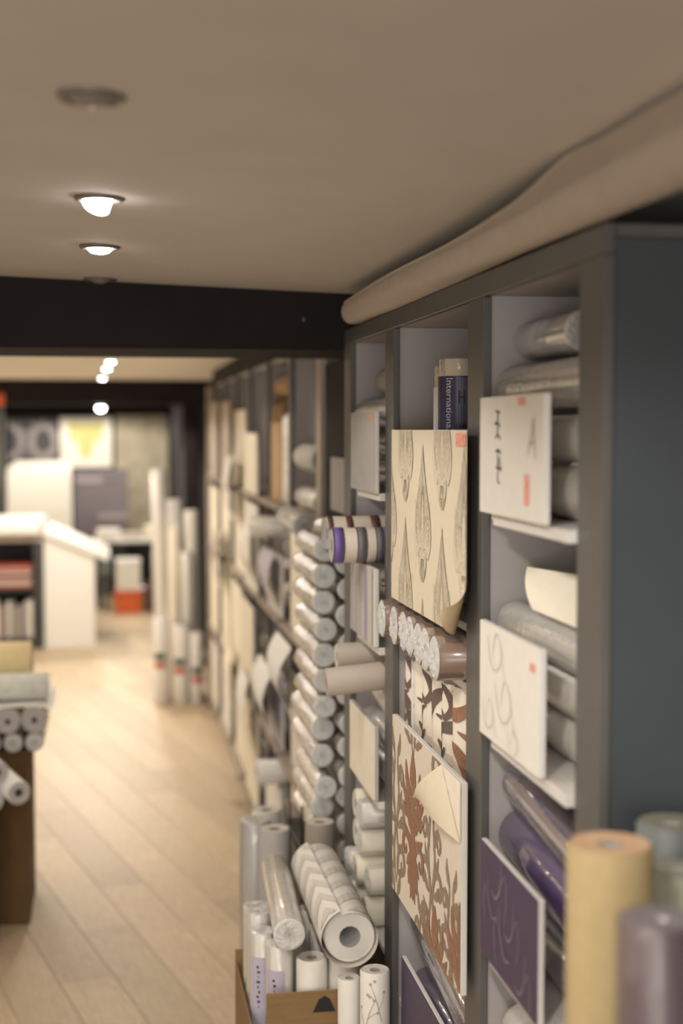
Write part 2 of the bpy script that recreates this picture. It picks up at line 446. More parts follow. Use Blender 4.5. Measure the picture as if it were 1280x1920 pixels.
# ceilings
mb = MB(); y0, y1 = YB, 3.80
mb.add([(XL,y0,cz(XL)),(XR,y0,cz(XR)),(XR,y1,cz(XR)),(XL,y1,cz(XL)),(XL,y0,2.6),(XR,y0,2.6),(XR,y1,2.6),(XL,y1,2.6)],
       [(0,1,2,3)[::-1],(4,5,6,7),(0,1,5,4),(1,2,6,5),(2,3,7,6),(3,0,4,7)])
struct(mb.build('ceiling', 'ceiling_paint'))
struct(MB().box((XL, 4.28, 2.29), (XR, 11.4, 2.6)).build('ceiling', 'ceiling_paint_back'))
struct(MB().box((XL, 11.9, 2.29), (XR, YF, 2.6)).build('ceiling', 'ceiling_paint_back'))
struct(MB().box((XL, 3.80, 2.113), (XR, 4.28, 2.6), 0, .003).build('trim_1', 'dark_paint'))
struct(MB().box((XL, 11.4, 2.10), (XR, 11.9, 2.6), 0, .003).build('trim_2', 'dark_paint'))
struct(MB().box((XR, YB, 0), (XR+.1, YF, 2.6)).build('wall_right', 'blue_grey'))
struct(MB().box((XL-.1, YB, 0), (XL, YF, 2.6)).build('wall_left', 'wall_paint'))
struct(MB().box((XL-.1, YF, 0), (XR+.1, YF+.1, 2.6)).build('wall_back', 'dark_paint'))
wf = struct(MB().box((XL-.1, YB-.1, 0), (-2.55, YB, 2.6)).box((.65, YB-.1, 0), (XR+.1, YB, 2.6)).box((-2.55, YB-.1, 0), (.65, YB, .40)).box((-2.55, YB-.1, 2.15), (.65, YB, 2.6)).build('wall_front', 'wall_paint'))
wn = struct(MB().box((-2.55, YB-.06, .40), (-2.50, YB-.02, 2.15)).box((.60, YB-.06, .40), (.65, YB-.02, 2.15)).box((-2.5, YB-.06, .40), (.60, YB-.02, .45)).box((-2.5, YB-.06, 2.10), (.60, YB-.02, 2.15)).build('added_window_1', 'dark_satin'))  # unseen shop window, added so daylight fills surfaces facing the camera
simple_box('pane', 'clear_film', (-2.5, YB-.042, .45), (.60, YB-.038, 2.10), wn, 0)
# dark pier under the first beam, beside the shelving
struct(MB().box((.71, 3.815, 0), (XR, 4.66, 2.113), 0, .003).build('wall_pier', 'dark_paint'))
# dark pillar and right-hand partition of the rear part
struct(MB().box((-1.32, 15.4, 0), (-1.10, 15.7, 2.29), 0, .004).build('wall_pillar', 'dark_satin'))
struct(MB().box((.60, 11.42, 0), (.72, 11.88, 2.10), 0, .004).build('wall_pillar', 'dark_paint'))

# ------------------------------------------------------------------ recessed downlights
def downlight(label, x, y, z, lit, watts=0, r=.043, group=None, tilt=0, drop=0.0, spot=142):
    t = thing('downlight', label, 'ceiling light', (x, y, z - .004), group)
    mb = MB().lathe((x, y, z + .002), (x, y, z - 1), [(0, r*1.0), (.004, r), (.0075, r*.93), (.008, r*.80), (.004, r*.68), (.001, r*.66)], 32)
    mb.build('trim_ring', 'steel', t)
    mb = MB()
    if tilt:                                             # swivelled lamp head hanging out of the ring
        d = Vector((-.42, -.30, -1)).normalized(); p = Vector((x, y, z))
        mb.lathe(p - d*.004, p + d, [(0, .006), (0, r*.52), (.022, r*.56), (.026, r*.46), (.028, .004)], 28)
    else:
        mb.lathe((x, y, z - .001 - drop), (x, y, z - 1), [(0, r*.66), (.004, r*.62), (.009 + drop, r*.45), (.0115 + drop, r*.2), (.012 + drop, .002)], 28)
    mb.build('bulb', 'lit_bulb' if lit else 'dim_bulb', t)
    if watts:
        l = bpy.data.lights.new('bulb_light', 'SPOT'); l.energy = watts; l.color = LAMP_COL if y < 3.8 else BACK_COL
        l.spot_size = math.radians(spot); l.spot_blend = .25; l.shadow_soft_size = .035
        o = bpy.data.objects.new('bulb_light', l); COL.objects.link(o); o.parent = t
        o.location = (0, 0, -.05)
        if tilt: o.location = (-.02, -.015, -.06)
    return t
G = 'recessed ceiling downlights'
downlight('unlit ceiling downlight nearest the camera', -.015, 1.70, cz(0), False, r=.040, group=G)
downlight('lit ceiling downlight with its bulb swivelled out of the ring', -.010, 2.44, cz(0), True, FRONT_W, r=.042, group=G, tilt=1)
downlight('lit ceiling downlight flush in its ring, in front of the beam', -.013, 3.08, cz(0), True, FRONT_W, r=.043, group=G, drop=.002)
downlight('unlit ceiling downlight against the dark beam', -.015, 3.735, cz(0), False, r=.043, group=G)
downlight('lit downlight just past the dark beam, highest in the back room', .019, 8.28, 2.29, True, BACK_W*.25, group=G)
downlight('lit downlight in the middle of the back room row', -.003, 9.22, 2.29, True, BACK_W*.42, group=G)
downlight('lit downlight close before the second beam', -.037, 10.95, 2.29, True, BACK_W*1.1, group=G)
downlight('lit downlight in the underside of the second beam', -.055, 11.62, 2.10, True, BACK_W, group=G, r=.05, drop=.02)
# unseen downlights added to brighten the room, left, behind and past the beams
for (x, y, wt) in ((-.02, .95, 28), (-.02, .10, OFF_W*1.3), (-1.35, .4, OFF_W*1.3), (-1.35, -1.2, OFF_W*1.3), (-.02, -1.2, OFF_W*1.3), (-1.35, 1.9, OFF_W), (-1.35, 3.1, OFF_W), (-.02, 5.3, BACK_W*.25), (-.02, 6.8, BACK_W*.3), (-1.35, 5.6, BACK_W*.35), (-1.35, 7.4, BACK_W*.6), (-1.35, 9.4, BACK_W*1.0), (-1.35, 11.0, BACK_W*1.2), (-1.35, 13.2, BACK_W), (-.3, 13.6, BACK_W*1.2), (.25, 15.0, BACK_W), (-.75, 16.2, BACK_W*.8), (.1, 16.2, BACK_W*.8)):
    downlight('added lit ceiling downlight, out of view', x, y, cz(x) if y < 3.8 else 2.29, True, wt, group='added fill downlights out of view', spot=160)

# =================================================================== NEAR SHELVING UNIT
SX = .63                                                 # front plane of its posts
POST = [(1.759, 1.858), (2.355, 2.461), (3.127, 3.22), (3.697, 3.798)]
un = thing('shelving_unit', 'tall dark framed shelving unit with grey panels, nearest on the right', 'shelving', (.84, 2.78, 0))
for (a, b) in POST: simple_box('post', 'dark_satin', (SX, a, 0), (SX+.0145, b, 2.125), un, .0015)
simple_box('top_rail', 'dark_satin', (SX, 1.759, 2.1255), (SX+.0145, 3.798, 2.165), un, .0015)
simple_box('plinth', 'dark_satin', (SX+.015, 1.80, 0), (SX+.03, 3.76, .08), un)
simple_box('top_panel', 'dark_satin', (SX+.015, 1.762, 2.147), (1.05, 3.797, 2.165), un)
simple_box('ceiling_panel', 'grey_board', (SX+.015, 1.781, 2.128), (1.04, 3.78, 2.1465), un)
for i, (a, b) in enumerate(((1.762, 1.780), (2.362, 2.454), (3.134, 3.213), (3.70, 3.79))):
    simple_box('side_panel', 'blue_grey' if i == 0 else 'grey_board', (SX+.015, a, .0), (1.04, b, 2.1275 if i else 2.1465), un, .001)
simple_box('back_panel', 'grey_board', (1.04, 1.762, 0), (1.06, 3.797, 2.147), un)
BAY = [(1.781, 2.361), (2.455, 3.133), (3.214, 3.699)]
SH = [[1.762, 1.396, 1.030, .664, .30], [1.545, 1.434, .900, .60, .28], [1.752, 1.393, 1.030, .650, .30]]
for bi in range(3):
    for z in SH[bi]:
        simple_box('shelf', 'shelf_white', (SX+.016, BAY[bi][0]+.001, z-.016), (1.039, BAY[bi][1]-.001, z), un, .001)
        if bi != 1 and z > .9: simple_box('shelf_lip', 'shelf_white', (SX-.0125, POST[bi][1]+.002, z-.018), (SX+.0158, POST[bi][1]+(.385 if bi == 0 else .30), z), un, .001)

# ---------------- bay nearest the camera --------------------------------------------------
def lay(name, label, x, ya, yb, z, r, m, za=None, xa=None, **k):
    """roll lying along the bay: ya near end, yb far end; za/xa: height / depth of the near end"""
    return roll(name, label, (x if xa is None else xa, ya, z if za is None else za), (x, yb, z), r, m, **k)
Bf = .606
G1 = 'rolls in the nearest bay'
# top shelf
t = board('sample_board', 'white sample board with brush lettering and red seal, nearest bay top shelf', Bf, 1.935, 2.283, 1.764, 1.952, 'paper_white')
def on_board(X, y1, z1):                                 # pattern space: u from the far (left) edge, v down from the top
    return lambda u, v: (X - .0006, y1 - u, z1 - v)
fb = on_board(Bf, 2.283, 1.952)
ST = []
for (u, v, pts) in (
    (.10, .022, [(-.004,0,.002),(.012,.004,.004),(.022,.001,.002)]), (.10, .030, [(.008,-.008,.003),(.010,.006,.004),(.004,.018,.002)]),
    (.10, .044, [(-.010,.0,.002),(.006,-.002,.005),(.024,.004,.003)]), (.10, .052, [(.010,-.004,.004),(.004,.010,.004),(-.006,.014,.002)]),
    (.10, .060, [(.004,0,.003),(.016,.002,.004),(.026,.009,.002)]),
    (.11, .088, [(-.012,0,.003),(.004,-.003,.005),(.020,.002,.003)]), (.11, .094, [(.0,-.004,.003),(.002,.012,.005),(-.010,.020,.002)]),
    (.11, .100, [(.010,-.004,.004),(.016,.010,.004),(.026,.018,.002)]), (.11, .112, [(-.008,0,.003),(.008,.002,.005),(.022,.0,.002)]),
    (.11, .121, [(.002,-.004,.004),(.0,.010,.004),(.014,.016,.003)])):
    ST += xf(stroke(pts), u, v)
print_on('brush_lettering', ST, fb, 'ink', t)
print_on('grey_lettering', xf(stroke([(0,.055,.003),(.018,.028,.006),(.030,0,.004)]), .270, .035) + xf(stroke([(.030,0,.004),(.036,.03,.007),(.040,.060,.003)]), .270, .035) + xf(stroke([(.010,.038,.003),(.036,.036,.005)]), .270, .035), fb, 'ink_grey', t)
print_on('seal_print', xf([[Vector((0,0)),Vector((.026,0)),Vector((.026,.046)),Vector((0,.046))]], .255, .118), fb, 'tag_red', t)
print_on('price_tag', xf([[Vector((0,0)),Vector((.036,.001)),Vector((.035,.013)),Vector((0,.012))]], .222, .004), fb, 'tag_red', t)
lay('wallpaper_roll', 'white wrapped roll at the bottom beside the brush-lettered board', .700, 1.80, 2.27, 1.8045, .042, 'white_wrapped', detail=1, group=G1)
lay('wallpaper_roll', 'pale roll with a plain end, middle of the nearest top stack', .712, 1.80, 2.29, 1.886, .038, 'paper_white', detail=1, group=G1)
lay('wallpaper_roll', 'white roll hidden deeper in the nearest top stack', .80, 1.80, 2.33, 1.806, .043, 'paper_white', detail=1, group=G1)
lay('wallpaper_roll', 'pale roll at the back of the nearest top stack', .792, 1.80, 2.33, 1.889, .039, 'paper_white', detail=1, group=G1)
lay('wallpaper_roll', 'film-wrapped white roll lying on top above the brush-lettered board', .688, 1.80, 2.345, 1.970, .038, 'white_wrapped', wrap='hazy_film', group=G1)
lay('wallpaper_roll', 'short roll with a grey rim under the shelving top, nearest bay', .715, 2.08, 2.345, 2.049, .034, 'bag_grey', edge='paper_bright', wrap='clear_film', group=G1, coremat='paper_bright')
# middle shelf
t = board('sample_board', 'pale beige sample board with faint swirls and small red tag, nearest bay', Bf, 1.946, 2.276, 1.398, 1.586, 'paper_white')
fb = on_board(Bf, 2.276, 1.586)
SW = []
for (u, v, s) in ((.10, .02, 1.0), (.15, .09, 1.1), (.06, .13, .8), (.20, .15, .7)):
    SW += xf(stroke([(-.05,.0,.002),(-.03,.04,.003),(.0,.05,.003),(.03,.03,.003),(.025,0,.002)]), u, v, s) + xf(stroke([(-.02,.03,.002),(0,-.01,.003),(.03,.01,.002),(.05,.06,.002)]), u, v, s)
print_on('swirl_print', clip_polys(SW, .004, .326, .004, .184), fb, 'ink_soft', t)
print_on('price_tag', xf([[Vector((0,0)),Vector((.026,0)),Vector((.026,.013)),Vector((0,.013))]], .284, .026), fb, 'tag_red', t)
for k, (x, z, r, l) in enumerate(((.702, 1.431, .034, 'bottom'), (.696, 1.500, .034, 'second'), (.702, 1.569, .034, 'third'))[:2]):
    lay('wallpaper_roll', f'white glossy wrapped roll, {l} from below beside the swirl board', x, 1.80, 2.27, z, r, 'white_wrapped', detail=1, group=G1)
for (x, z, l) in ((.80, 1.434, 'lower'), (.795, 1.508, 'upper')):
    lay('wallpaper_roll', f'white roll at the back of the swirl board stack, {l} one', x, 1.80, 2.33, z, .036, 'paper_white', detail=1, group=G1)
lay('wallpaper_roll', 'bagged white roll lying on top above the swirl board', .690, 1.80, 2.345, 1.572, .036, 'white_wrapped', wrap='hazy_film', group=G1)
def cs(u, v):                                            # loose sheet corner standing up from the pile, rolling back at its near end
    ya, za = 2.315 - .44*u, 1.668 + .004*u; yb, zb = 2.185 - .33*u, 1.612
    bx = .690 + .05*math.sin(v*1.6)*u
    return (bx - .022 + .03*v*v + .05*v*u, yb + (ya-yb)*v, zb + (za-zb)*v)
tag(MB().grid(cs, 12, 8).build('paper_sheet', 'paper_cream'), 'loose cream paper sheet curling up above the swirl board pile', 'paper sheet')
# lower shelf, purple
t = board('sample_board', 'dark purple sample board with faint swirls, nearest bay', Bf, 1.944, 2.265, 1.032, 1.221, 'purple_print')
fb = on_board(Bf, 2.265, 1.221); SW = []
for (u, v, s, mi) in ((.13,.01,1,1),(.05,.06,.8,-1),(.20,.06,.9,1),(.12,.09,1,-1),(.26,.12,.9,1)):
    SW += xf(stroke([(0,-.02,.002),(-.004,.03,.005),(-.03,.06,.006),(-.06,.055,.002)]), u, v, s, mi) + xf(stroke([(0,.03,.002),(.02,.01,.004),(.03,.05,.005),(.015,.09,.002)]), u, v, s, mi)
print_on('swirl_print', clip_polys(SW, .004, .317, .004, .185), fb, 'purple_swirl', t)
lay('wallpaper_roll', 'glossy purple wrapped roll uppermost behind the dark purple board', .690, 1.82, 2.31, 1.300, .036, 'purple_wrapped', za=1.262, xa=.684, wrap='clear_film', group=G1)
lay('wallpaper_roll', 'fat purple roll leaning under the uppermost purple roll', .705, 1.81, 2.335, 1.205, .050, 'purple_wrapped', za=1.165, detail=1, group=G1)
lay('wallpaper_roll', 'silver grey wrapped roll low beside the dark purple board', .700, 1.80, 2.20, 1.0655, .0345, 'grey_wrapped', wrap='clear_film', detail=1, group=G1)
lay('wallpaper_roll', 'purple roll at the back of the purple stack, bottom', .800, 1.81, 2.34, 1.078, .046, 'purple_wrapped', detail=1, group=G1)
lay('wallpaper_roll', 'purple roll behind the dark purple board, second from below', .800, 1.81, 2.34, 1.172, .046, 'purple_wrapped', detail=1, group=G1)
for (x, z, l) in ((.70, .706, 'bottom'), (.71, .790, 'middle'), (.70, .874, 'top')):
    lay('wallpaper_roll', f'white roll under the purple shelf, {l} of its pile', x, 1.80, 2.32, z, .041, 'white_wrapped', detail=1, group=G1)

# ---------------- middle bay ------------------------------------------------------------
G2 = 'rolls in the middle bay'
# standing rolls behind film, with printed labels
def text_polys(s, size):
    cu = bpy.data.curves.new('lettering', 'FONT'); cu.body = s; cu.size = size; cu.resolution_u = 3
    o = bpy.data.objects.new('lettering', cu); COL.objects.link(o)
    dg = bpy.context.evaluated_depsgraph_get(); me = bpy.data.meshes.new_from_object(o.evaluated_get(dg))
    P = [[Vector((me.vertices[i].co.x, me.vertices[i].co.y)) for i in f.vertices] for f in me.polygons]
    bpy.data.objects.remove(o); bpy.data.curves.remove(cu); bpy.data.meshes.remove(me)
    return P
def on_cyl(x, y, r, ztop, wrapped=False):                # u: arc length to the viewer's right, 0 = facing the aisle; v down
    r = r + .0004
    return lambda u, v: (x - r*math.cos(u/r), y - r*math.sin(u/r), ztop - v)
def rect(u0, v0, u1, v1, n=8): return [[Vector((u0+(u1-u0)*i/n, v0)), Vector((u0+(u1-u0)*(i+1)/n, v0)), Vector((u0+(u1-u0)*(i+1)/n, v1)), Vector((u0+(u1-u0)*i/n, v1))] for i in range(n)]
rx, ry, rr = .700, 2.800, .042
t = vroll('wallpaper_roll', 'upright film-wrapped roll with navy printed label reading International', rx, ry, 1.5455, 2.041, rr, 'damask_cream', wrap='clear_film', group=G2)
fc = on_cyl(rx, ry, rr+.0005, 2.041)
print_on('label', rect(-.030, .035, .085, .20, 16), fc, 'navy', t)
fc2 = on_cyl(rx, ry, rr+.0009, 2.041)
print_on('label_edge', rect(-.036, .035, -.016, .20, 3), fc2, 'label_white', t)
T = [[Vector((p.y, p.x)) for p in q] for q in text_polys('International', .0205)]     # reads downwards
print_on('label_text', xf(T, .030, .038), fc2, 'label_white', t)
print_on('label_panel', rect(.052, .038, .085, .13, 5), fc2, 'navy_soft', t)
fc3 = on_cyl(rx, ry, rr+.0012, 2.041)
Hs = rect(.056,.064,.059,.090,1)+rect(.066,.064,.069,.090,1)+rect(.056,.075,.069,.079,2)
print_on('label_mark', Hs + rect(-.033,.085,-.018,.088,1)+rect(-.033,.098,-.018,.101,1)+rect(-.027,.085,-.024,.101,1), fc3, 'ink', t)
rx2, ry2 = .715, 2.905
t = vroll('wallpaper_roll', 'film-wrapped upright roll half hidden behind the International roll', rx2, ry2, 1.5455, 2.032, rr, 'damask_cream', wrap='clear_film', group=G2)
print_on('label', rect(-.030, .045, .085, .20, 16), on_cyl(rx2, ry2, rr+.0005, 2.032), 'label_white', t)
print_on('label_mark', rect(-.012,.09,.002,.094,1)+rect(-.012,.108,.002,.112,1)+rect(-.012,.09,-.009,.112,1), on_cyl(rx2, ry2, rr+.0009, 2.032), 'ink', t)
vroll('wallpaper_roll', 'upright wrapped roll deepest on the middle bay top shelf', .81, 2.72, 1.5455, 2.04, .04, 'damask_cream', detail=1, group=G2)

# beige damask sheet
PY0, PY1, PZ0, PZ1 = 2.385, 3.045, 1.533, 1.899
t = thing('damask_panel', 'large cream damask wallpaper panel hanging above the row of bronze rolls', 'wallpaper panel', (.612, 2.715, PZ0))
CUX, CUV = .085, .098                                     # near lower corner curls back behind the line u/CUX + v/CUV
def panel(u, v):                                          # u from the far edge, v down
    W0, H0 = PY1-PY0, PZ1-PZ0
    q = (u - (W0-CUX))/CUX + (v - (H0-CUV))/CUV - 1       # > 0 past the curl line
    x = .610; y = PY1 - u; z = PZ1 - v
    if q > 0:                                             # roll forward over the front: shows the tan back
        n = Vector((1/CUX, 1/CUV)); L_ = q/n.length; n.normalize(); R_ = .016
        a = L_/R_; fx = R_*(1-math.cos(a)); sh = L_ - R_*math.sin(a)
        x -= fx; y += n.x*sh; z += n.y*sh
    return (x, y, z)
mb = MB().grid(lambda a, b: panel(a*(PY1-PY0), b*(PZ1-PZ0)), 90, 54)
o = mb.build('paper_front', 'damask_cream', t)
def pback(a, b):
    u, v = (1-a)*(PY1-PY0), b*(PZ1-PZ0); p = Vector(panel(u, v)); e = 1e-3
    n = (Vector(panel(u+e, v))-p).cross(Vector(panel(u, v+e))-p).normalized()
    return p + n*.0008
mb = MB().grid(pback, 90, 54)
mb.build('paper_back', 'damask_back', t)
# motif: a tall flame of fronds, .155 wide x .27 tall, origin at its tip, v down
def half(pts): return pts
SIL = [(0,0),(.008,.03),(.016,.055),(.026,.08),(.040,.105),(.052,.125),(.062,.15),(.066,.18),(.060,.205),(.048,.222),(.036,.224),(.030,.215),(.030,.235),(.024,.25),(.016,.262),(.006,.272)]
sil = [(x*1.1, y) for x, y in SIL] + [(-x*1.1, y) for x, y in SIL[::-1][:-1]]
MOT_F = []
for i in range(len(SIL)-1):
    (x0,y0),(x1,y1) = SIL[i], SIL[i+1]
    MOT_F.append([Vector((-x0*1.1,y0)),Vector((x0*1.1,y0)),Vector((x1*1.1,y1)),Vector((-x1*1.1,y1))])
MOT_L = []
def frond(x0, y0, x1, y1, wd):                            # closed leaf outline from base to tip
    d_ = Vector((x1-x0, y1-y0)); n_ = Vector((-d_.y, d_.x)).normalized()*wd; b0 = Vector((x0, y0)); m_ = b0 + d_*.55
    return stroke([tuple(b0), tuple(m_+n_), (x1, y1), tuple(m_-n_), tuple(b0)], 4, .0013)
for s_ in (1, -1):
    Q = stroke([(x*1.1, y) for x, y in SIL], 3, .0015)
    for k in range(7): Q += frond(.002+.002*k, .10+.012*k, .004+.0085*k, .012+.017*k, .0035+.0006*k)
    for k in range(5): Q += stroke([(.004,.205-.012*k),(.022+.006*k,.188-.016*k),(.038+.006*k,.168-.014*k),(.054+.003*k,.176-.013*k),(.052,.190-.012*k),(.044,.186-.010*k)], 4, .0013)
    Q += stroke([(.064,.155),(.056,.180),(.044,.198),(.036,.188),(.042,.178)], 4, .0015) + stroke([(.002,.215),(.016,.205),(.028,.212),(.024,.224),(.014,.22)], 4, .0014)
    for k in range(4): Q += frond(.002+.003*k, .226, .004+.0065*k, .272-.005*k, .0025)
    MOT_L += xf(Q, 0, 0, 1, s_)
MOT_C = []
PF, PL, PC = [], [], []
for ci in range(-1, 5):
    u = (PY1 - 2.895) + .1645 * (ci); ph = 1.718 if ci % 2 == 0 else 1.871
    for k in (-1, 0, 1, 2):
        v = PZ1 - (ph - .304*k) - .304
        PF += xf(MOT_F, u, v); PL += xf(MOT_L, u, v); PC += xf(MOT_C, u, v)
W_, H_ = PY1-PY0, PZ1-PZ0
cl = lambda P: clip_polys(P, .0015, W_-.0015, .0015, H_-.0015)
def off(e):
    def fn(u, v):
        p = Vector(panel(u, v)); h = 1e-3
        n = (Vector(panel(u+h, v))-p).cross(Vector(panel(u, v+h))-p).normalized()
        return p - n*e
    return fn
print_on('damask_fill', cl(PF), off(.0006), 'damask_tan', t)
print_on('damask_outline', cl(PL+PC), off(.0010), 'damask_line', t)
print_on('price_tag', xf([[Vector((0,0)),Vector((.07,0)),Vector((.07,.024)),Vector((0,.022))]], .585, .006), off(.0014), 'tag_red', t)

# seven bronze rolls poking out under the damask panel
ordn = ['first and farthest', 'second', 'third', 'fourth', 'fifth', 'sixth', 'seventh and nearest']
for k in range(7):
    y = 3.068 - k * .0885; z = 1.4790 + (.004, 0, -.0, .002, -.0, .003, .0)[k]; xo = (.594, .603, .605, .600, .598, .592, .590)[k]
    roll('wallpaper_roll', f'bronze roll in film under the damask panel, {ordn[k]} from far post', (xo, y, z), (1.03, y, z), .0425, 'bronze', wrap='clear_film', group='bronze rolls under the damask panel', edge='paper_edge')
# patterned rolls standing behind the rust board
leafA = stroke([(0,0,.002),(.012,.015,.016),(.018,.04,.020),(.010,.065,.012),(-.004,.078,.002)])
for k in range(6):
    y = 3.070 - k*.0885; xr = .690
    t = vroll('wallpaper_roll', f'upright brown-scrolled roll behind the rust board, {ordn[k]} from far post', xr, y, .901, 1.392 + .008*(k % 3), .0425, 'print_ground', detail=1, group='scroll-patterned rolls')
    ff = on_cyl(xr, y, .0429, 1.40)
    P = []
    for q in range(6):
        P += xf(leafA, -.045 + (q*37 % 100)/1100, .03 + q*.07, 1.45, 1 if q % 2 else -1, (q*1.3+k*.9))
        P += xf(stroke([(0,0,.002),(.02,.01,.010),(.03,.03,.012),(.015,.045,.009),(.004,.034,.003)]), -.01 + (q*53 % 90)/1800, .0 + q*.075, 1.5, -1 if (q+k) % 2 else 1)
    print_on('scroll_print', clip_polys(P, -.06, .06, .002, .48), ff, 'print_dark' if k != 5 else 'print_rust', t)
    if k == 0: print_on('label_strip', rect(.028, .01, .045, .3, 3), on_cyl(xr, y, .0432, 1.40), 'label_white', t)

# rust damask board with a peeled corner
BY0, BY1, BZ0, BZ1 = 2.396, 3.010, .898, 1.281
t = board('sample_board', 'large cream sample board with rust and taupe damask and a peeled corner', Bf, BY0, BY1, BZ0, BZ1, 'print_ground', th=.012)
fb = on_board(Bf, BY1, BZ1); fb2 = on_board(Bf-.0005, BY1, BZ1)
def leaf(x, y, l, wd, rot, bend=.25):
    return xf(stroke([(0,0,.004),(bend*l*.3,-l*.3,wd*1.35),(bend*l*.4,-l*.62,wd*1.1),(bend*l*.1,-l,.001)]), x, y, 1, 1, rot)
def scroll(x, y, s, mir=1, rot=0, wd=.012):
    wd *= 1.3
    return xf(stroke([(0,0,wd*.3),(.006,-.03,wd*.7),(.022,-.052,wd),(.046,-.050,wd),(.056,-.028,wd),(.044,-.012,wd*.9),(.032,-.020,wd*.7),(.036,-.030,wd*.3)]), x, y, s, mir, rot)
MR = []
for s in (1, -1):
    for (x, y, l, wd, rot, bd) in ((0,.085,.085,.030,0,0),(.010,.105,.085,.020,.42,.3),(.014,.120,.075,.020,.85,.3),(.012,.135,.060,.018,1.3,.3),
                                   (.004,.165,.060,.020,.5,.2),(.006,.19,.065,.018,1.05,.2),(.0,.215,.05,.02,2.2,-.2),(.004,.225,.06,.02,2.75,-.2)):
        MR += xf(leaf(x, y, l, wd, -rot if False else rot, bd), 0, 0, 1, s)
    MR += scroll(.012*s, .232, .95, s) + scroll(.016*s, .15, .7, s)
    MR += xf(stroke([(.004,.25,.004),(.014,.265,.014),(.010,.285,.012),(.016,.303,.003)]), 0, 0, 1, s)
MR += stroke([(0,.02,.003),(0,.06,.020),(0,.11,.030),(0,.14,.016),(0,.17,.026),(0,.205,.030),(0,.24,.016),(0,.27,.02),(0,.30,.006)])
MT = []
for s in (1, -1):
    MT += xf(stroke([(.0,.33,.003),(.018,.27,.012),(.006,.20,.012),(.022,.13,.012),(.012,.06,.010),(.02,.02,.003)]), 0, 0, 1, s)
    MT += scroll(.008*s, .30, 1.1, s, 0, .013) + scroll(.010*s, .20, 1.0, s, 0, .013) + scroll(.014*s, .11, .8, s, 0, .012)
    for q in range(5): MT += xf(leaf(.016, .10+.05*q, .05, .014, .5+.15*q, .3), 0, 0, 1, s)
    MT += xf(leaf(.010, .05, .06, .016, .35, .3), 0, 0, 1, s)
CL = lambda P: clip_polys(P, .002, .612, .002, .381)
MR = [[Vector((p.x*1.4, p.y)) for p in q] for q in MR]; MT = [[Vector((p.x*1.25, p.y)) for p in q] for q in MT]
PR = xf(MR, .215, .035, 1.02) + xf(MR, .215 + .40, .21, 1.0) + xf(MR, .215 - .40, .21) + xf(MR, .415, .285, 1.0)
PT = xf(MT, .045, .03, 1.0) + xf(MT, .385, .075, 1.0) + xf(MT, .045, .33) + xf(MT, .545, .17, .9) + xf(MT, .30, .31, .8) + xf(MT, .215, -.25, .9) + xf(MT, .47, -.22, .9)
print_on('taupe_print', CL(PT), fb, 'print_taupe', t)
print_on('rust_print', CL(PR), fb2, 'print_rust', t)
fb3 = on_board(Bf-.0012, BY1, BZ1)
print_on('bare_corner', [[Vector((.470,.0)),Vector((.614,.0)),Vector((.614,.105))]], fb3, 'paper_cream', t)
A_, B_, T_ = (.470, .001), (.613, .108), (.345, .095)
def flap(a, b):
    u0 = A_[0]*(1-a) + B_[0]*a; v0 = A_[1]*(1-a) + B_[1]*a
    tu, tv = T_
    u = u0*(1-b) + tu*b; v = v0*(1-b) + tv*b
    return (Bf - .002 - .030*math.sin(min(1, b*1.15)*math.pi*.62)*(1-.35*a), BY1 - u, BZ1 - v)
MB().grid(flap, 10, 12).build('peeled_corner', 'damask_cream', t)

# purple roll and board on the lowest visible shelf of the middle bay
t = board('sample_board', 'plain violet sample board leaning at the bottom of the middle bay', .622, 2.62, 2.985, .40, .752, 'purple_print')
roll('wallpaper_roll', 'purple roll in glossy film at the bottom of the middle bay', (.690, 2.47, .762), (.705, 3.05, .802), .052, 'purple_wrapped', wrap='clear_film', group=G2)
for (x, z, l) in ((.70, .652, 'lower'), (.80, .652, 'rear')):
    lay('wallpaper_roll', f'purple roll beneath the film-covered purple roll, {l}', x, 2.47, 3.05, z, .049, 'purple_wrapped', detail=1, group=G2)

# ---------------- far bay of the near unit ------------------------------------------------
G3 = 'rolls in the far bay'
t = board('sample_board', 'plain grey textured sample board, far bay top shelf', Bf, 3.222, 3.552, 1.752, 1.942, 'paper_grey')
print_on('price_tag', xf([[Vector((0,0)),Vector((.04,0)),Vector((.04,.016)),Vector((0,.016))]], .255, .006), on_board(Bf, 3.552, 1.942), 'tag_red', t)
lay('wallpaper_roll', 'pale grey roll glimpsed beside the plain grey board', .695, 3.235, 3.62, 1.7895, .036, 'grey_wrapped', detail=1, group=G3)
lay('wallpaper_roll', 'grey roll behind the plain grey board, upper layer', .700, 3.235, 3.66, 1.863, .036, 'grey_wrapped', detail=1, group=G3)
lay('wallpaper_roll', 'shiny bagged silver roll on top of the plain grey board stack', .672, 3.235, 3.675, 1.940, .037, 'silver_wrapped', wrap='hazy_film', group=G3)
lay('wallpaper_roll', 'dull grey roll uppermost in the far bay', .715, 3.235, 3.60, 2.022, .037, 'paper_grey', detail=1, group=G3)
t = board('sample_board', 'sample board with narrow lilac and white vertical stripes', Bf, 3.222, 3.552, 1.394, 1.576, 'paper_white')
P1, P2 = [], []
u = .012
while u < .31:
    wd = random.choice((.006, .010, .016)); (P2 if .17 < u < .21 else P1).append([Vector((u,.001)),Vector((u+wd,.001)),Vector((u+wd,.181)),Vector((u,.181))]); u += wd + random.choice((.008, .014, .02))
fb = on_board(Bf, 3.552, 1.576)
print_on('pale_stripes', P1, fb, 'paper_grey', t); print_on('lilac_stripe', P2 + [[Vector((.19,.001)),Vector((.225,.001)),Vector((.225,.181)),Vector((.19,.181))]], fb, 'lilac', t)
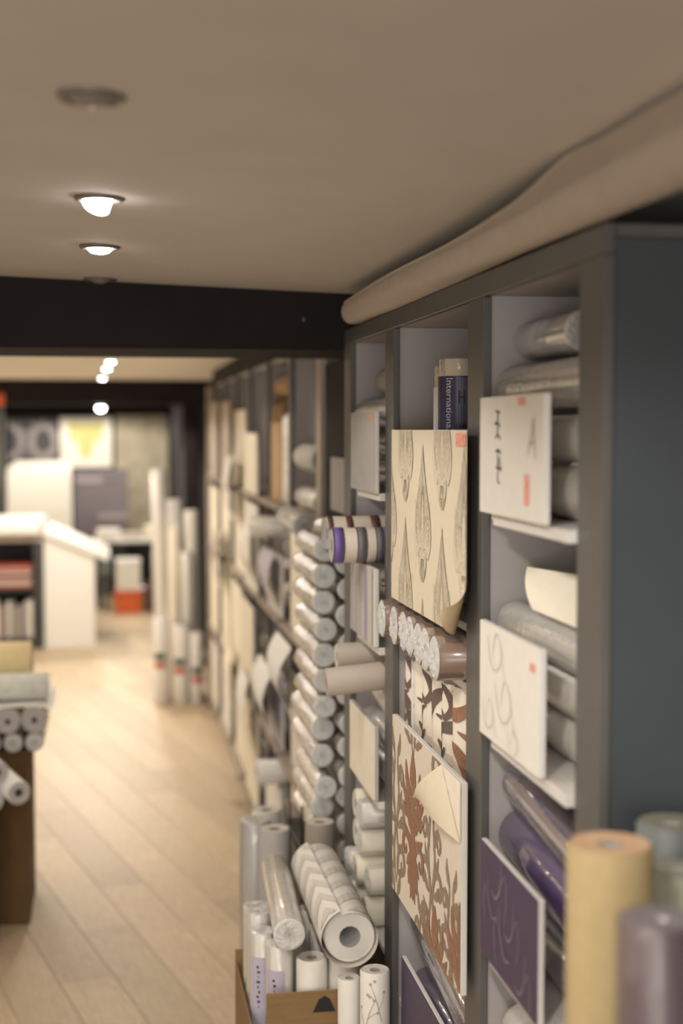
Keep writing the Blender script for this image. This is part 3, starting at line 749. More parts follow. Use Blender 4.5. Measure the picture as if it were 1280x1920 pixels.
for (x, z, r, l) in ((.70, 1.4345, .040, 'bottom'), (.705, 1.516, .040, 'upper')):
    lay('wallpaper_roll', f'violet and silver wrapped roll beside the striped board, {l}', x, 3.235, 3.64, z, r, 'grey_wrapped', detail=1, wrap='clear_film', group=G3)
def striped_roll(label, y, z, r, x0, x1, bands):
    t = roll('wallpaper_roll', label, (x0, y, z), (x1, y, z), r, 'stripe_cream', group='striped rolls poking out of the far bay', wob=.006, edge='edge_grey')
    x = x0
    for (wd, m) in bands:
        if m: MB().lathe((x0, y, z), (x1, y, z), [(x-x0+.0004, r), (x-x0+.0006, r+.0009), (x-x0+wd-.0006, r+.0009), (x-x0+wd-.0004, r)], 28).build('printed_stripe', m, t)
        x += wd
    return t
B1 = [(.004, 'stripe_black'), (.020, 'violet'), (.004, 'stripe_black'), (.030, None), (.003, 'stripe_black'), (.019, 'stripe_grey'), (.003, 'stripe_black'), (.021, None), (.003, 'stripe_black'), (.015, 'stripe_grey'), (.003, 'stripe_black'), (.036, 'violet'), (.003, 'stripe_black'), (.03, None), (.02, 'stripe_grey')]
B2 = [(.014, 'stripe_brown'), (.032, None), (.018, 'stripe_brown'), (.044, None), (.024, 'stripe_brown'), (.03, None), (.014, 'stripe_brown'), (.04, None)]
striped_roll('roll with violet, cream and grey stripes poking out above the striped board', 3.36, 1.622, .0425, .525, .98, B1)
striped_roll('brown and cream striped roll just behind the violet-striped roll', 3.50, 1.640, .044, .535, .98, B2)
striped_roll('brown and cream striped roll farthest back beside the far post', 3.610, 1.634, .040, .545, .98, B2[::-1])
roll('wallpaper_roll', 'smooth beige roll poking out above the pale textured board', (.513, 3.365, 1.290), (.96, 3.365, 1.330), .0345, 'paper_beige', group=G3, edge='paper_beige')
roll('wallpaper_roll', 'pale beige roll with faint pattern just behind the smooth beige roll', (.565, 3.53, 1.325), (.96, 3.53, 1.340), .034, 'paper_beige', group=G3)
t = board('sample_board', 'pale textured sample board under the beige rolls, far bay', Bf, 3.222, 3.565, 1.032, 1.209, 'paper_cream', edge='paper_grey')
roll('wallpaper_roll', 'mirror-bright wrapped roll slanting behind the pale textured board', (.680, 3.235, 1.214), (.684, 3.64, 1.256), .031, 'silver_wrapped', wrap='clear_film', group=G3)
for (x, z, r, l) in ((.680, 1.069, .037, 'bottom'), (.685, 1.1435, .0365, 'second'), (.775, 1.072, .040, 'rear bottom'), (.775, 1.153, .040, 'rear second'), (.78, 1.232, .036, 'rear top')):
    lay('wallpaper_roll', f'cream wrapped roll behind the pale textured board, {l}', x, 3.235, 3.64, z, r, 'white_wrapped', detail=1, group=G3)
# cream bundles on the lowest shelf of the far bay
G4 = 'cream bundle pile'
rnd = random.Random(3)
k = 0
names = ['bottom far', 'bottom middle', 'bottom near', 'second layer far', 'second layer middle', 'second layer near', 'third layer far', 'third layer middle', 'top far', 'top near']
for (y, z) in ((3.63, .689), (3.545, .689), (3.46, .689), (3.63, .768), (3.545, .770), (3.46, .768), (3.62, .848), (3.53, .848), (3.60, .928), (3.51, .926)):
    xo = .622 + rnd.uniform(-.012, .012)
    roll('wallpaper_roll', f'cream wrapped bundle in the far bay pile, {names[k]}', (xo, y, z), (.95, y, z + rnd.uniform(-.001, .001)), .0385, 'paper_cream' if k % 3 else 'white_wrapped', detail=1, wrap='hazy_film' if k % 2 else None, wob=.03, group=G4)
    k += 1
for (x, z, l, za) in ((.592, .752, 'upper', .690), (.575, .668, 'lower', .600)):
    pass

# ---------------- long curled sheet lying along the top -----------------------------------
def curl(u, v):
    """u: across the sheet from its underside contact, round the aisle side, to the free edge; v: far end -> near end"""
    y = 3.60 - 2.55*v; k = min(1, v*1.6)
    r = .036 + .004*k + .003*math.sin(v*9); cxx = .630 + .006*math.sin(v*7); czz = 2.168 + r
    kk = max(0, min(1, (v-.60)/.22)); A = 214 - 30*k                                           # degrees of arc before the sheet runs on straight
    arc = math.radians(A - 70)*r; ln = .003 + .022*k + .055*kk*kk*(3-2*kk)*(.5+.5*k); tot = arc + ln
    d_ = u*tot
    if d_ < arc:
        a = math.radians(-70) - d_/r
        p = (cxx + r*math.cos(a), czz + r*math.sin(a))
    else:
        a = math.radians(-A); q = d_ - arc
        p = (cxx + r*math.cos(a) + q*math.sin(a)*1 + .25*q*k, czz + r*math.sin(a) - q*math.cos(a))
    z = min(p[1] + .0015*math.sin(11*u + 13*v), cz(p[0]) - .006)
    return (p[0], y + .03*math.sin(3*u)*(1-v), z)
t = thing('paper_roll', 'long pale sheet of wallpaper curled up along the top of the shelving', 'wallpaper sheet', (.64, 2.4, 2.166))
MB().grid(curl, 40, 60).build('sheet', 'paper_beige', t)
def rim(u, v):                                             # rolled hem along its upper free edge
    p = Vector(curl(1.0, v)); a = 2*math.pi*u
    return p + Vector((.0035*math.cos(a) - .002, 0, .0035*math.sin(a) - .002))
MB().grid(rim, 10, 60).build('rolled_edge', 'paper_beige', t)

# =================================================================== WRAPPED ROLLS STACKED BEFORE THE PIER
rk = thing('roll_rack', 'thin black wire rack holding the column of crinkled wrapped rolls', 'rack', (.62, 4.2, 0))
for y in (4.06, 4.34):
    for x in (.549, .7045):
        ZT_ = (1.63 if x > .6 else .80)
        MB().lathe((x, y, 0), (x, y, ZT_), [(0, .003), (ZT_, .003)], 8).build('upright', 'black_satin', rk)
simple_box('tray', 'black_satin', (.547, 3.95, .655), (.708, 4.42, .668), rk)
words = ['lowest', 'second', 'third', 'fourth', 'fifth', 'sixth', 'seventh', 'eighth', 'ninth', 'tenth', 'eleventh', 'twelfth', 'thirteenth', 'fourteenth']
rnd = random.Random(11)
zz = .705
for k in range(25):
    r = .0350 - .001*(k % 3); inner = k % 2 == 0
    x = (.664 if inner else .599) + rnd.uniform(-.002, .002)
    y = (3.91 if inner else 3.96) + rnd.uniform(-.045, .045)
    z = .7045 + k*.0372
    roll('wallpaper_roll', f'crinkled wrapped roll in the rack before the pier, {"pier-side" if inner else "aisle-side"} column, {words[k//2]} from below', (x, y, z), (x + rnd.uniform(-.003, .001), y + .42 + rnd.uniform(-.03, .05), z), r, 'silver_wrapped', detail=1, wrap='crinkle_film', group='wrapped rolls in the wire rack', wob=.02, edge='edge_grey', crumple=.05)
t = board('sample_board', 'small pale grey board fixed to the dark pier', .698, 4.15, 4.47, 1.645, 1.812, 'paper_grey', th=.012)
roll('wallpaper_roll', 'gleaming wrapped roll lying high in the first bay past the pier', (.640, 4.66, 1.578), (.648, 5.19, 1.585), .0405, 'white_wrapped', wrap='clear_film', group='rolls past the pier')

# =================================================================== FAR SHELVING UNIT
FX = .70
fu = thing('shelving_unit', 'long shelving unit past the pier with pale frame and crowded bays', 'shelving', (.88, 7.2, 0))
PY = [4.70, 5.53, 6.33, 7.13, 7.93, 8.73, 9.53]
simple_box('post', 'paper_beige', (FX-.005, 4.668, 0), (FX+.02, 4.77, 2.2), fu)
for y in PY[1:]: simple_box('post', 'dark_satin', (FX, y-.03, 0), (FX+.015, y+.03, 2.2), fu)
simple_box('top_rail', 'dark_paint', (FX-.005, 4.668, 2.2005), (FX+.02, 9.56, 2.288), fu)
simple_box('ceiling_panel', 'shelf_white', (FX+.0155, 4.67, 2.19), (1.06, 9.56, 2.2), fu)
simple_box('back_panel', 'grey_board', (1.06, 4.67, 0), (1.075, 9.56, 2.19), fu)
for y in PY: simple_box('side_panel', 'grey_board', (FX+.021, y-.01, 0), (1.059, y+.01, 2.189), fu, .001)
FS = [.14, .62, 1.15, 1.60]
for b in range(6):
    for z in FS:
        simple_box('shelf', 'paper_taupe', (.652 if (b, z) != (0, 1.60) else .702, PY[b]+(.031 if b else .071), z-.02), (1.058, PY[b+1]-.031, z), fu, .001)
bay_w = ['first', 'second', 'third', 'fourth', 'fifth', 'last']
row_w = ['bottom', 'lower', 'middle', 'top']
GB = 'boards on the far unit'; GR = 'rolls on the far unit'
# boards: bay, row, height, material, colour word, y-inset
FB = [(0,2,.38,'paper_cream','cream'), (0,0,.40,'paper_cream','pale cream'), (0,1,.36,'paper_white','off-white'),
      (1,0,.30,'paper_bright','white'), (1,1,.30,'paper_lilac','pale lilac'), (1,2,.24,'paper_bright','bluish white'),
      (2,0,.44,'paper_cream','cream'), (2,1,.46,'paper_cream','cream'), (2,2,.40,'paper_white','off-white'), (2,3,.28,'paper_cream','cream'),
      (3,0,.44,'paper_cream','cream'), (3,1,.46,'paper_cream','cream'), (3,2,.42,'paper_cream','pale cream'), (3,3,.40,'paper_cream','cream'),
      (4,0,.40,'paper_white','off-white'), (4,1,.48,'paper_cream','cream'), (4,2,.40,'paper_cream','cream'), (4,3,.46,'paper_beige','beige'),
      (5,0,.38,'paper_white','off-white'), (5,1,.47,'paper_cream','cream'), (5,2,.38,'paper_cream','cream'), (5,3,.47,'paper_beige','beige')]
for (b, r_, h, m, cw) in FB:
    a, c = PY[b], PY[b+1]
    ya, yb = (a+.08, c-.16) if b != 0 else (4.80, 5.36)
    if (b, r_) in ((1, 1), (1, 2)): ya, yb = a + .03, c - .30
    X = .682 - .02*((b*7+r_*3) % 3)/2
    if b in (2, 3) and r_ == 1: X -= .02
    board('sample_board', f'{cw} sample board, {row_w[r_]} row, {bay_w[b]} bay past the pier', X, ya, yb, FS[r_]+.002, FS[r_]+.002+h, m, group=GB, parts=(b < 3))
# rolls lying on the far shelves behind and above the boards
for b in range(6):
    a, c = PY[b]+.04, PY[b+1]-.04
    for r_ in range(4):
        h = next((q[2] for q in FB if q[0] == b and q[1] == r_), 0)
        n = 3 if r_ < 3 else (2 if b > 2 else (1 if b == 2 else 0))
        for q in range(n):
            rr = .046
            mm = ['white_wrapped', 'paper_cream', 'silver_wrapped', 'paper_white', 'grey_wrapped'][(b*5 + r_*3 + q*2) % 5]
            if b == 1 and r_ in (0, 1): mm = 'black_satin' if q != 1 else 'grey_wrapped'
            x = .775 + .012*((q*5+b) % 3); z = FS[r_] + rr + .001 + q*2*rr*1.01
            ln = .53
            y0_ = a + .02 + .03*((b+q+r_) % 3)
            roll('wallpaper_roll', f'roll {["lowest","second","third"][q]} in the {row_w[r_]} row stack, {bay_w[b]} bay past the pier', (x, y0_, z), (x, y0_+ln, z), rr, mm, detail=0, group=GR, wrap=('silver' in mm) or None, seg=20, edge='edge_grey' if 'grey' in mm or 'black' in mm else 'paper_edge')
# first bay past the pier, upper part
roll('wallpaper_roll', 'grey roll with a dark spiral end, first bay past the pier', (.745, 4.86, 1.795), (.75, 5.40, 1.795), .052, 'paper_grey', edge='stripe_grey', coremat='core_dark', detail=1, group=GR)
vroll('wallpaper_roll', 'upright grey roll at the back of the first bay past the pier', .86, 5.30, 1.601, 2.06, .040, 'paper_grey', detail=1, group=GR)
roll('wallpaper_roll', 'white crumpled wrapped roll under the dark spiral end roll', (.735, 4.83, 1.645), (.74, 5.36, 1.645), .044, 'silver_wrapped', detail=0, wrap=1, group=GR, seg=24)
# second bay, upper part
for k, (x, y, zt) in enumerate(((.735, 5.62, 1.96), (.735, 5.73, 1.95), (.82, 5.68, 1.90))):
    vroll('wallpaper_roll', f'upright silver wrapped roll in the second bay, {["nearest","middle","rear"][k]}', x, y, 1.601, zt, .040, 'silver_wrapped', detail=0, wrap=1, group=GR, seg=22)
tag(MB().box((.700, 5.84, 1.602), (.716, 6.16, 1.93), 0, .002).build('kraft_box', 'kraft'), 'flat tan kraft carton in the second bay past the pier', 'carton')
b2 = thing('carton', 'open brown carton stacked high in the second bay past the pier', 'carton', (.85, 6.07, 1.935))
simple_box('carton_body', 'cardboard_dark', (.735, 5.85, 1.935), (1.0, 6.29, 2.035), b2)
simple_box('carton_flap', 'cardboard', (.715, 5.86, 1.936), (.733, 6.28, 2.010), b2)
simple_box('carton_support', 'cardboard_dark', (.735, 5.85, 1.805), (1.0, 6.29, 1.934), b2)
roll('wallpaper_roll', 'fat tan roll with a dark hollow core on the brown carton', (.770, 5.80, 2.086), (.775, 6.30, 2.086), .050, 'kraft', edge='edge_grey', coremat='core_dark', core=.42, detail=1, group=GR)
for k, (y, z) in enumerate(((5.98, 1.315), (6.10, 1.38))):
    pass
roll('wallpaper_roll', 'white roll poking far out low in the second bay past the pier', (.585, 5.72, .50), (1.02, 5.72, .50), .052, 'paper_bright', detail=1, group=GR, edge='label_white')
roll('wallpaper_roll', 'tapered white roll poking out below the second bay top row', (.585, 5.95, 1.49), (1.02, 5.95, 1.49), .045, 'white_wrapped', detail=1, group=GR)
# large loose white sheets hanging out of the first and second bays
def hang(y0, y1, z0, z1, xo, bulge):
    def fn(u, v):
        return (xo - bulge*math.sin(math.pi*min(1, v*1.1))*(.6+.4*math.sin(2.5*u+.6)), y0+(y1-y0)*u + .03*v, z1+(z0-z1)*v + .06*u*v)
    return fn
for k, (y0, y1, z0, z1, xo, bl, m, l) in enumerate(((5.00, 5.45, .86, 1.12, .640, .06, 'paper_bright', 'bright white loose sheet bulging out of the first bay past the pier'),
        (5.58, 6.02, 1.18, 1.405, .645, .03, 'paper_lilac', 'pale lilac loose sheet hanging in the second bay past the pier'),
        (5.60, 6.10, .66, .93, .64, .05, 'paper_bright', 'white loose sheet sagging in the second bay lower row'),
        (6.40, 6.75, 1.20, 1.46, .64, .05, 'paper_white', 'off-white loose sheet flaring out of the third bay'),
        (6.42, 6.84, .40, .76, .622, .03, 'paper_bright', 'white loose sheet hanging low across the third bay shelf'),
        (7.22, 7.66, 1.42, 1.76, .628, .04, 'paper_white', 'off-white loose sheet hanging over the fourth bay top shelf'),
        (8.05, 8.50, .98, 1.32, .628, .04, 'paper_beige', 'beige loose sheet hanging over the fifth bay middle shelf'),
        (7.30, 7.70, .44, .74, .628, .03, 'paper_cream', 'cream loose sheet hanging low across the fourth bay shelf'))):
    mb = MB().grid(hang(y0, y1, z0, z1, xo, bl), 12, 10)
    tag(mb.build('paper_sheet', m), l, 'paper sheet', 'loose sheets on the far unit')
# upright rolls on top row of bays three to six
for b in range(2, 6):
    for q in range(3):
        y = PY[b] + .14 + q*.2; zt = 2.13 - .03*((b+q) % 3)
        vroll('wallpaper_roll', f'tall upright {"cream" if q % 2 else "white"} roll, {["near","middle","far"][q]} in the top row of the {bay_w[b]} bay', .935, y, 1.601, zt, .045, 'paper_cream' if q % 2 else 'paper_white', detail=0, group=GR, seg=18)

# end of the far unit: grey post and upright rolls on the floor
struct(MB().box((.66, 9.60, 0), (.76, 9.70, 2.19), 0, .004).build('wall_post', 'paper_taupe'))
GE = 'tall rolls at the far end'
TL = [(.375, 10.10, 1.62, .055, 'white_wrapped', 'tallest', -.03, 0), (.49, 10.20, 1.40, .05, 'paper_bright', 'second tallest', -.03, .02), (.590, 10.04, 1.33, .05, 'paper_white', 'plain', -.02, 0), (.450, 10.03, 1.22, .045, 'paper_cream', 'cream', .0, 0), (.545, 9.93, 1.05, .045, 'silver_wrapped', 'silver', -.01, .0), (.37, 10.30, 1.30, .05, 'grey_wrapped', 'grey', .02, .03), (.60, 10.22, 1.15, .05, 'paper_beige', 'beige', -.02, 0)]
for (x, y, zt, r, m, l, lx, ly) in TL:
    roll('wallpaper_roll', f'{l} upright roll in the cluster at the far end of the shelving', (x, y, .006), (x+lx, y+ly, zt), r, m, detail=1, group=GE, wrap='hazy_film' if 'wrapped' in m else None)
for k, (x, y, zt, r) in enumerate(((.355, 9.85, .60, .058), (.485, 9.83, .56, .055), (.590, 9.80, .50, .043))):
    t = vroll('wallpaper_roll', f'short white floor roll with green and red marks, {["left","middle","right"][k]} of three', x, y, .001, zt, r, 'paper_bright', detail=1, group='marked floor rolls', coremat='core_dark', edge='stripe_black' if k == 1 else 'paper_edge')
    fc = on_cyl(x, y, r+.0006, zt)
    print_on('green_mark', rect(.03, .24, .115, .285, 8), fc, 'green_mark', t); print_on('red_mark', rect(.03, .30, .115, .345, 8), fc, 'red_mark', t)

# dark shelving beyond the second beam
du = thing('shelving_unit', 'dark nearly empty shelving frame beyond the second beam', 'shelving', (.9, 14.2, 0))
for y in (12.2, 13.1, 14.0, 14.9, 15.8):
    simple_box('post', 'damask_dark', (.70, y-.05, 0), (.76, y+.05, 2.28), du)
    simple_box('side_panel', 'dark_satin', (.761, y-.02, 0), (1.06, y+.02, 2.27), du)
simple_box('top_rail', 'damask_dark', (.70, 12.26, 2.16), (.76, 13.04, 2.28), du)
simple_box('top_rail', 'damask_dark', (.70, 13.16, 2.16), (.76, 13.94, 2.28), du)
simple_box('back_panel', 'dark_satin', (1.061, 12.15, 0), (1.075, 15.85, 2.27), du)

# =================================================================== FLOOR BOX OF ROLLS
bx = thing('cardboard_box', 'open cardboard box full of upright rolls on the floor by the shelving', 'box', (.46, 3.38, 0))
x0, x1, y0, y1, zt = .315, .618, 3.165, 3.64, .545
simple_box('bottom', 'cardboard', (x0+.005, y0+.005, 0), (x1-.005, y1-.005, .006), bx)
simple_box('front_side', 'cardboard', (x0+.03, y0, .0), (x1-.04, y0+.005, .612), bx)
simple_box('rear_side', 'cardboard', (x0, y1-.005, .0), (x1, y1, zt), bx)
simple_box('left_side', 'cardboard', (x0, y0+.0055, .0), (x0+.005, y1-.0055, zt-.03), bx)
simple_box('right_side', 'cardboard', (x1-.005, y0+.0055, .0), (x1, y1-.0055, zt), bx)
simple_box('raised_floor', 'cardboard', (x0+.0055, y0+.0055, .12), (x1-.0055, y1-.0055, .16), bx)
MB().add([(.452, y0-.0008, .562), (.505, y0-.0008, .562), (.492, y0-.0008, .592), (.480, y0-.0008, .600), (.466, y0-.0008, .592)], [(0,1,2,3,4)]).build('dark_wedge', 'stripe_black', bx)  # flat black wedge set on the front side, not cut through
GX = 'rolls standing in the cardboard box'
BR = [(.360, 3.515, .700, .036, 'white_wrapped', 'clear_film', 'far left corner'), (.3565, 3.428, .715, .033, 'white_wrapped', 'clear_film', 'left side, second from the back'),
      (.3565, 3.340, .698, .033, 'white_wrapped', 'clear_film', 'left side, third from the back with lilac label'), (.385, 3.245, .700, .034, 'white_wrapped', 'clear_film', 'front left with lilac label'),
      (.430, 3.540, .672, .036, 'paper_white', None, 'back row, second'), (.505, 3.560, .672, .036, 'paper_white', None, 'back row, third'), (.575, 3.545, .672, .036, 'paper_grey', None, 'back right corner'),
      (.458, 3.222, .672, .037, 'paper_white', None, 'plain, front row centre'), (.538, 3.222, .672, .040, 'paper_white', None, 'fat plain, front row right'), (.442, 3.40, .672, .038, 'paper_grey', None, 'middle'), (.52, 3.44, .672, .036, 'paper_white', None, 'centre back'), (.578, 3.36, .672, .033, 'paper_grey', None, 'right side')]
for (x, y, z1, r, m, wr, l) in BR:
    t = vroll('wallpaper_roll', f'upright white roll in the cardboard box, {l}', x, y, .1605, z1, r, m, wrap=wr, group=GX, detail=2 if wr else 1)
    if 'lilac' in l:
        f1 = on_cyl(x, y, r+.0006, z1); f2 = on_cyl(x, y, r+.001, z1)
        print_on('label', rect(.018, .055, .062, .40, 6), f1, 'label_lilac', t)
        P = []
        for q in range(9): P += rect(.034 + .002*(q % 3), .075+.012*q, .040 + .003*(q % 2), .081+.012*q, 1)
        print_on('label_text', P, f2, 'ink', t)
# two rolls lying across the box
roll('wallpaper_roll', 'slim silver film-wrapped roll lying across the box of rolls', (.398, 3.165, .748), (.428, 3.70, .738), .0375, 'white_wrapped', wrap='clear_film', group='rolls lying on the box', coremat='core_dark')
t = roll('wallpaper_roll', 'fat loosely wound cream roll with chevron pattern lying on the box', (.530, 3.115, .752), (.533, 3.66, .748), .060, 'paper_white', core=.40, group='rolls lying on the box', loose=.17, edge='paper_white')
a_, b_ = Vector((.530, 3.115, .752)), Vector((.533, 3.66, .748)); ax = (b_-a_).normalized(); uu = ax.cross(Vector((0,0,1))).normalized(); vv = uu.cross(ax)
def on_fat(u, v):                                          # u: 0..1 from right to left over the upper side, v: metres along
    dg = 5 + 170*u; k = ((110 - dg)/360) % 1.0
    rr = .060/1.0232*(1.012 + .17*k) + .0012; an = math.radians(dg)
    return a_ + ax*v + uu*(math.cos(an)*rr) + vv*(math.sin(an)*rr)
P = []
for q in range(6):
    v0 = -.06 + q*.105
    for e in range(4):
        ua, ub = e*.25, e*.25 + .25; za, zb = (0, .075) if e % 2 == 0 else (.075, 0)
        if e == 1: ub = .615
        if e == 2: ua = .62
        P += clip_polys([[Vector((ua+(ub-ua)*i/4, v0+za+(zb-za)*i/4)), Vector((ua+(ub-ua)*(i+1)/4, v0+za+(zb-za)*(i+1)/4)), Vector((ua+(ub-ua)*(i+1)/4, v0+za+(zb-za)*(i+1)/4+.046)), Vector((ua+(ub-ua)*i/4, v0+za+(zb-za)*i/4+.046))] for i in range(4)], 0, 1, .002, .53)
print_on('chevron_print', P, on_fat, 'ink_soft', t)
# roll with a blossom branch standing before the post, and its neighbour
t = vroll('wallpaper_roll', 'upright pale roll with grey blossom branches beside the shelving post', .570, 3.02, .205, .712, .0335, 'paper_white', group='rolls before the post')
fc = on_cyl(.570, 3.02, .0340, .712); P = []
for (u, v, s, mi) in ((.03,.10,1,1),(.052,.06,.9,-1),(.018,.17,1,1),(.05,.22,1,-1),(.04,.32,.9,1)):
    P += xf(stroke([(-.012,.05,.002),(-.004,.02,.0022),(.004,-.01,.0018),(.016,-.04,.001)]), u, v, s, mi) + xf(stroke([(-.004,.02,.0016),(-.014,.0,.0014),(-.018,-.02,.001)]), u, v, s, mi) + xf(stroke([(.002,0,.0016),(.016,-.012,.0012),(.024,-.014,.001)]), u, v, s, mi)
    for (du_, dv) in ((-.018,-.022),(.016,-.042),(.024,-.015),(.006,-.05)):
        P += xf(poly_fan([(.0035*math.cos(q*1.05), .0035*math.sin(q*1.05)) for q in range(6)]), u+du_*s*mi, v+dv*s)
print_on('branch_print', clip_polys(P, -.03, .085, .01, .52), fc, 'ink_grey', t)
vroll('wallpaper_roll', 'plain narrow upright roll just left of the blossom roll', .524, 3.090, .19, .67, .026, 'paper_white', group='rolls before the post', detail=1)
st = thing('plastic_crate', 'low dark crate under the blossom roll by the shelving post', 'crate', (.55, 3.05, 0))
simple_box('crate_body', 'black_satin', (.485, 2.975, 0), (.622, 3.125, .185), st)
simple_box('crate_lid', 'dark_satin', (.535, 2.98, .1855), (.62, 3.055, .2045), st)
# taller rolls standing behind the box
for k, (x, y, zt, r, m, l) in enumerate(((.435, 4.28, .705, .050, 'grey_wrapped', 'front left'), (.470, 4.08, .735, .047, 'paper_grey', 'nearest'), (.575, 4.25-.37, .805, .043, 'paper_taupe', 'tallest'), (.485, 4.42, .70, .048, 'paper_white', 'rear'), (.612, 4.52, .70, .05, 'paper_taupe', 'right-hand'))):
    vroll('wallpaper_roll', f'upright grey-beige roll standing on the floor behind the box, {l}', x, y, .001, zt, r, m, group='rolls behind the box', wrap='clear_film' if 'wrapped' in m else None)

# =================================================================== FOREGROUND ROLLS, LOWER RIGHT
cr = thing('wooden_crate', 'wooden crate holding the tall foreground rolls', 'crate', (.66, 1.48, 0))
for (lo, hi, n) in (((.45, 1.20, .0), (.95, 1.74, .30), 'crate_bottom'), ((.45, 1.20, .301), (.465, 1.74, .62), 'crate_side'), ((.935, 1.20, .301), (.95, 1.74, .62), 'crate_side'), ((.466, 1.20, .301), (.934, 1.215, .62), 'crate_end'), ((.466, 1.725, .301), (.934, 1.74, .62), 'crate_end')):
    simple_box(n, 'cardboard', lo, hi, cr)
t = vroll('wallpaper_roll', 'tall straw-yellow textured roll standing in the right foreground', at_y(1143, 1580, 1.525).x, 1.525, .302, at_y(1143, 1580, 1.525).z, .0500, 'straw_paper', edge='straw_end', core=.28, coremat='core_grey', group='foreground rolls')
t = vroll('wallpaper_roll', 'dark mauve roll in loose plastic at the lower right corner', at_y(1232, 1722, 1.285).x, 1.285, .302, at_y(1232, 1722, 1.285).z, .0400, 'mauve', edge='mauve_top', wrap='mauve_film', core=.2, group='foreground rolls', coremat='mauve_top')
vroll('wallpaper_roll', 'sage green roll behind the mauve roll, right edge', at_y(1268, 1628, 1.58).x, 1.58, .302, at_y(1268, 1628, 1.58).z, .040, 'sage', edge='sage', group='foreground rolls')
vroll('wallpaper_roll', 'slate grey roll behind the yellow roll against the shelving end panel', at_y(1256, 1540, 1.68).x, 1.68, .302, at_y(1256, 1540, 1.68).z, .043, 'slate', edge='sage', group='foreground rolls')

# =================================================================== LEFT: CARTON WITH ROLLS ON TOP
cb = thing('cardboard_box', 'tall brown cardboard box at the left edge with rolls on top', 'box', (-.62, 5.7, 0))
simple_box('box_body', 'cardboard_dark', (-.95, 5.49, 0), (-.312, 5.93, .655), cb, .004)
simple_box('box_lid', 'cardboard_dark', (-.955, 5.485, .6555), (-.306, 5.935, .675), cb, .003)
simple_box('tape_strip', 'stripe_black', (-.3118, 5.62, .10), (-.3108, 5.72, .22), cb, 0)
GL = 'rolls on the brown box'
roll('wallpaper_roll', 'foil-wrapped tan roll lying on the brown box, at its right edge', (-.285, 5.46, .713), (-.285, 5.93, .713), .0365, 'foil_tan', detail=1, wrap='hazy_film', group=GL)
roll('wallpaper_roll', 'foil-wrapped tan roll lying on the brown box, left of the edge one', (-.365, 5.46, .713), (-.365, 5.93, .713), .0365, 'foil_tan', detail=1, wrap='hazy_film', group=GL)
roll('wallpaper_roll', 'foil-wrapped tan roll lying on the brown box, farthest left', (-.445, 5.46, .713), (-.445, 5.93, .713), .0365, 'foil_tan', detail=1, wrap='hazy_film', group=GL)
roll('wallpaper_roll', 'grey-ended roll with small dark core on the foil rolls, right one', (-.284, 5.44, .801), (-.284, 5.93, .801), .0485, 'paper_white', edge='edge_grey', coremat='core_dark', core=.22, detail=1, group=GL)
roll('wallpaper_roll', 'grey-ended roll with small dark core on the foil rolls, left one', (-.383, 5.44, .798), (-.383, 5.93, .798), .0465, 'paper_white', edge='edge_grey', coremat='core_dark', core=.22, detail=1, group=GL)
tag(MB().grid(lambda u, v: (-.215 - .5*u, 5.43 + .5*v, .852 + .004*math.sin(6*u+3*v) + (.0 if u > .08 else -.010*(1-u/.08))), 20, 12).build('paper_sheet', 'paper_bright'), 'flat white sheet laid over the grey-ended rolls', 'paper sheet')
roll('wallpaper_roll', 'white lacy patterned roll lying crosswise on the white sheet', (-.235, 5.56, .911), (-.76, 5.56, .911), .052, 'lace_white', detail=1, group=GL)
roll('wallpaper_roll', 'fat yellow cloth-like roll on top behind the lacy roll', (-.305, 5.73, .962), (-.80, 5.73, .962), .100, 'yellow_cloth', edge='yellow_cloth', detail=1, group=GL, wob=.02)
lb = thing('cardboard_box', 'lower box before the brown box, under the white open rolls', 'box', (-.62, 5.36, 0))
simple_box('box_body', 'cardboard_dark', (-.95, 5.24, 0), (-.425, 5.475, .53), lb, .004)
simple_box('box_lid', 'cardboard_dark', (-.953, 5.236, .5305), (-.422, 5.478, .545), lb, .003)
roll('wallpaper_roll', 'white open roll slanting before the brown box, lower right', (-.318, 5.02, .632), (-.470, 5.40, .660), .043, 'paper_bright', edge='edge_grey', coremat='core_dark', core=.34, detail=1, group='open rolls before the brown box')
roll('wallpaper_roll', 'white open roll slanting before the brown box, upper left', (-.392, 5.04, .700), (-.545, 5.40, .728), .043, 'paper_bright', edge='edge_grey', coremat='core_dark', core=.34, detail=1, group='open rolls before the brown box')
roll('wallpaper_roll', 'white open roll slanting before the brown box, lower left', (-.410, 5.03, .605), (-.560, 5.40, .605), .043, 'paper_bright', edge='edge_grey', coremat='core_dark', core=.34, detail=1, group='open rolls before the brown box')

# =================================================================== COUNTER
ct = thing('sales_counter', 'white sales counter with a sloping front wing and dark shelf bay', 'counter', (-.7, 12.9, 0))
mb = MB()
pts = [(-.56, 0), (-.125, 0), (-.125, .80), (-.56, .985)]
vs = [(x, 12.55, z) for x, z in pts] + [(x, 13.5, z) for x, z in pts]
mb.add(vs, [(0,1,2,3), (7,6,5,4), (0,4,5,1), (1,5,6,2), (2,6,7,3), (3,7,4,0)]); mb.build('end_cabinet', 'counter_white', ct)
d = Vector((.555, 0, -.236)); n_ = Vector((.236, 0, .555)).normalized()*.05
p = Vector((-.57, 12.5, .992)); q = p + d
mb = MB(); vs = [p, q, q+n_, p+n_]; vs = vs + [Vector((v.x, 13.55, v.z)) for v in vs]
mb.add(vs, [(0,1,2,3), (7,6,5,4), (0,4,5,1), (1,5,6,2), (2,6,7,3), (3,7,4,0)]); mb.build('sloping_top', 'counter_white', ct)
simple_box('worktop', 'counter_white', (-1.75, 12.45, 1.0), (-.585, 13.9, 1.085), ct, .006)
simple_box('apron', 'paper_beige', (-1.70, 12.53, .93), (-.575, 13.5, .9985), ct)
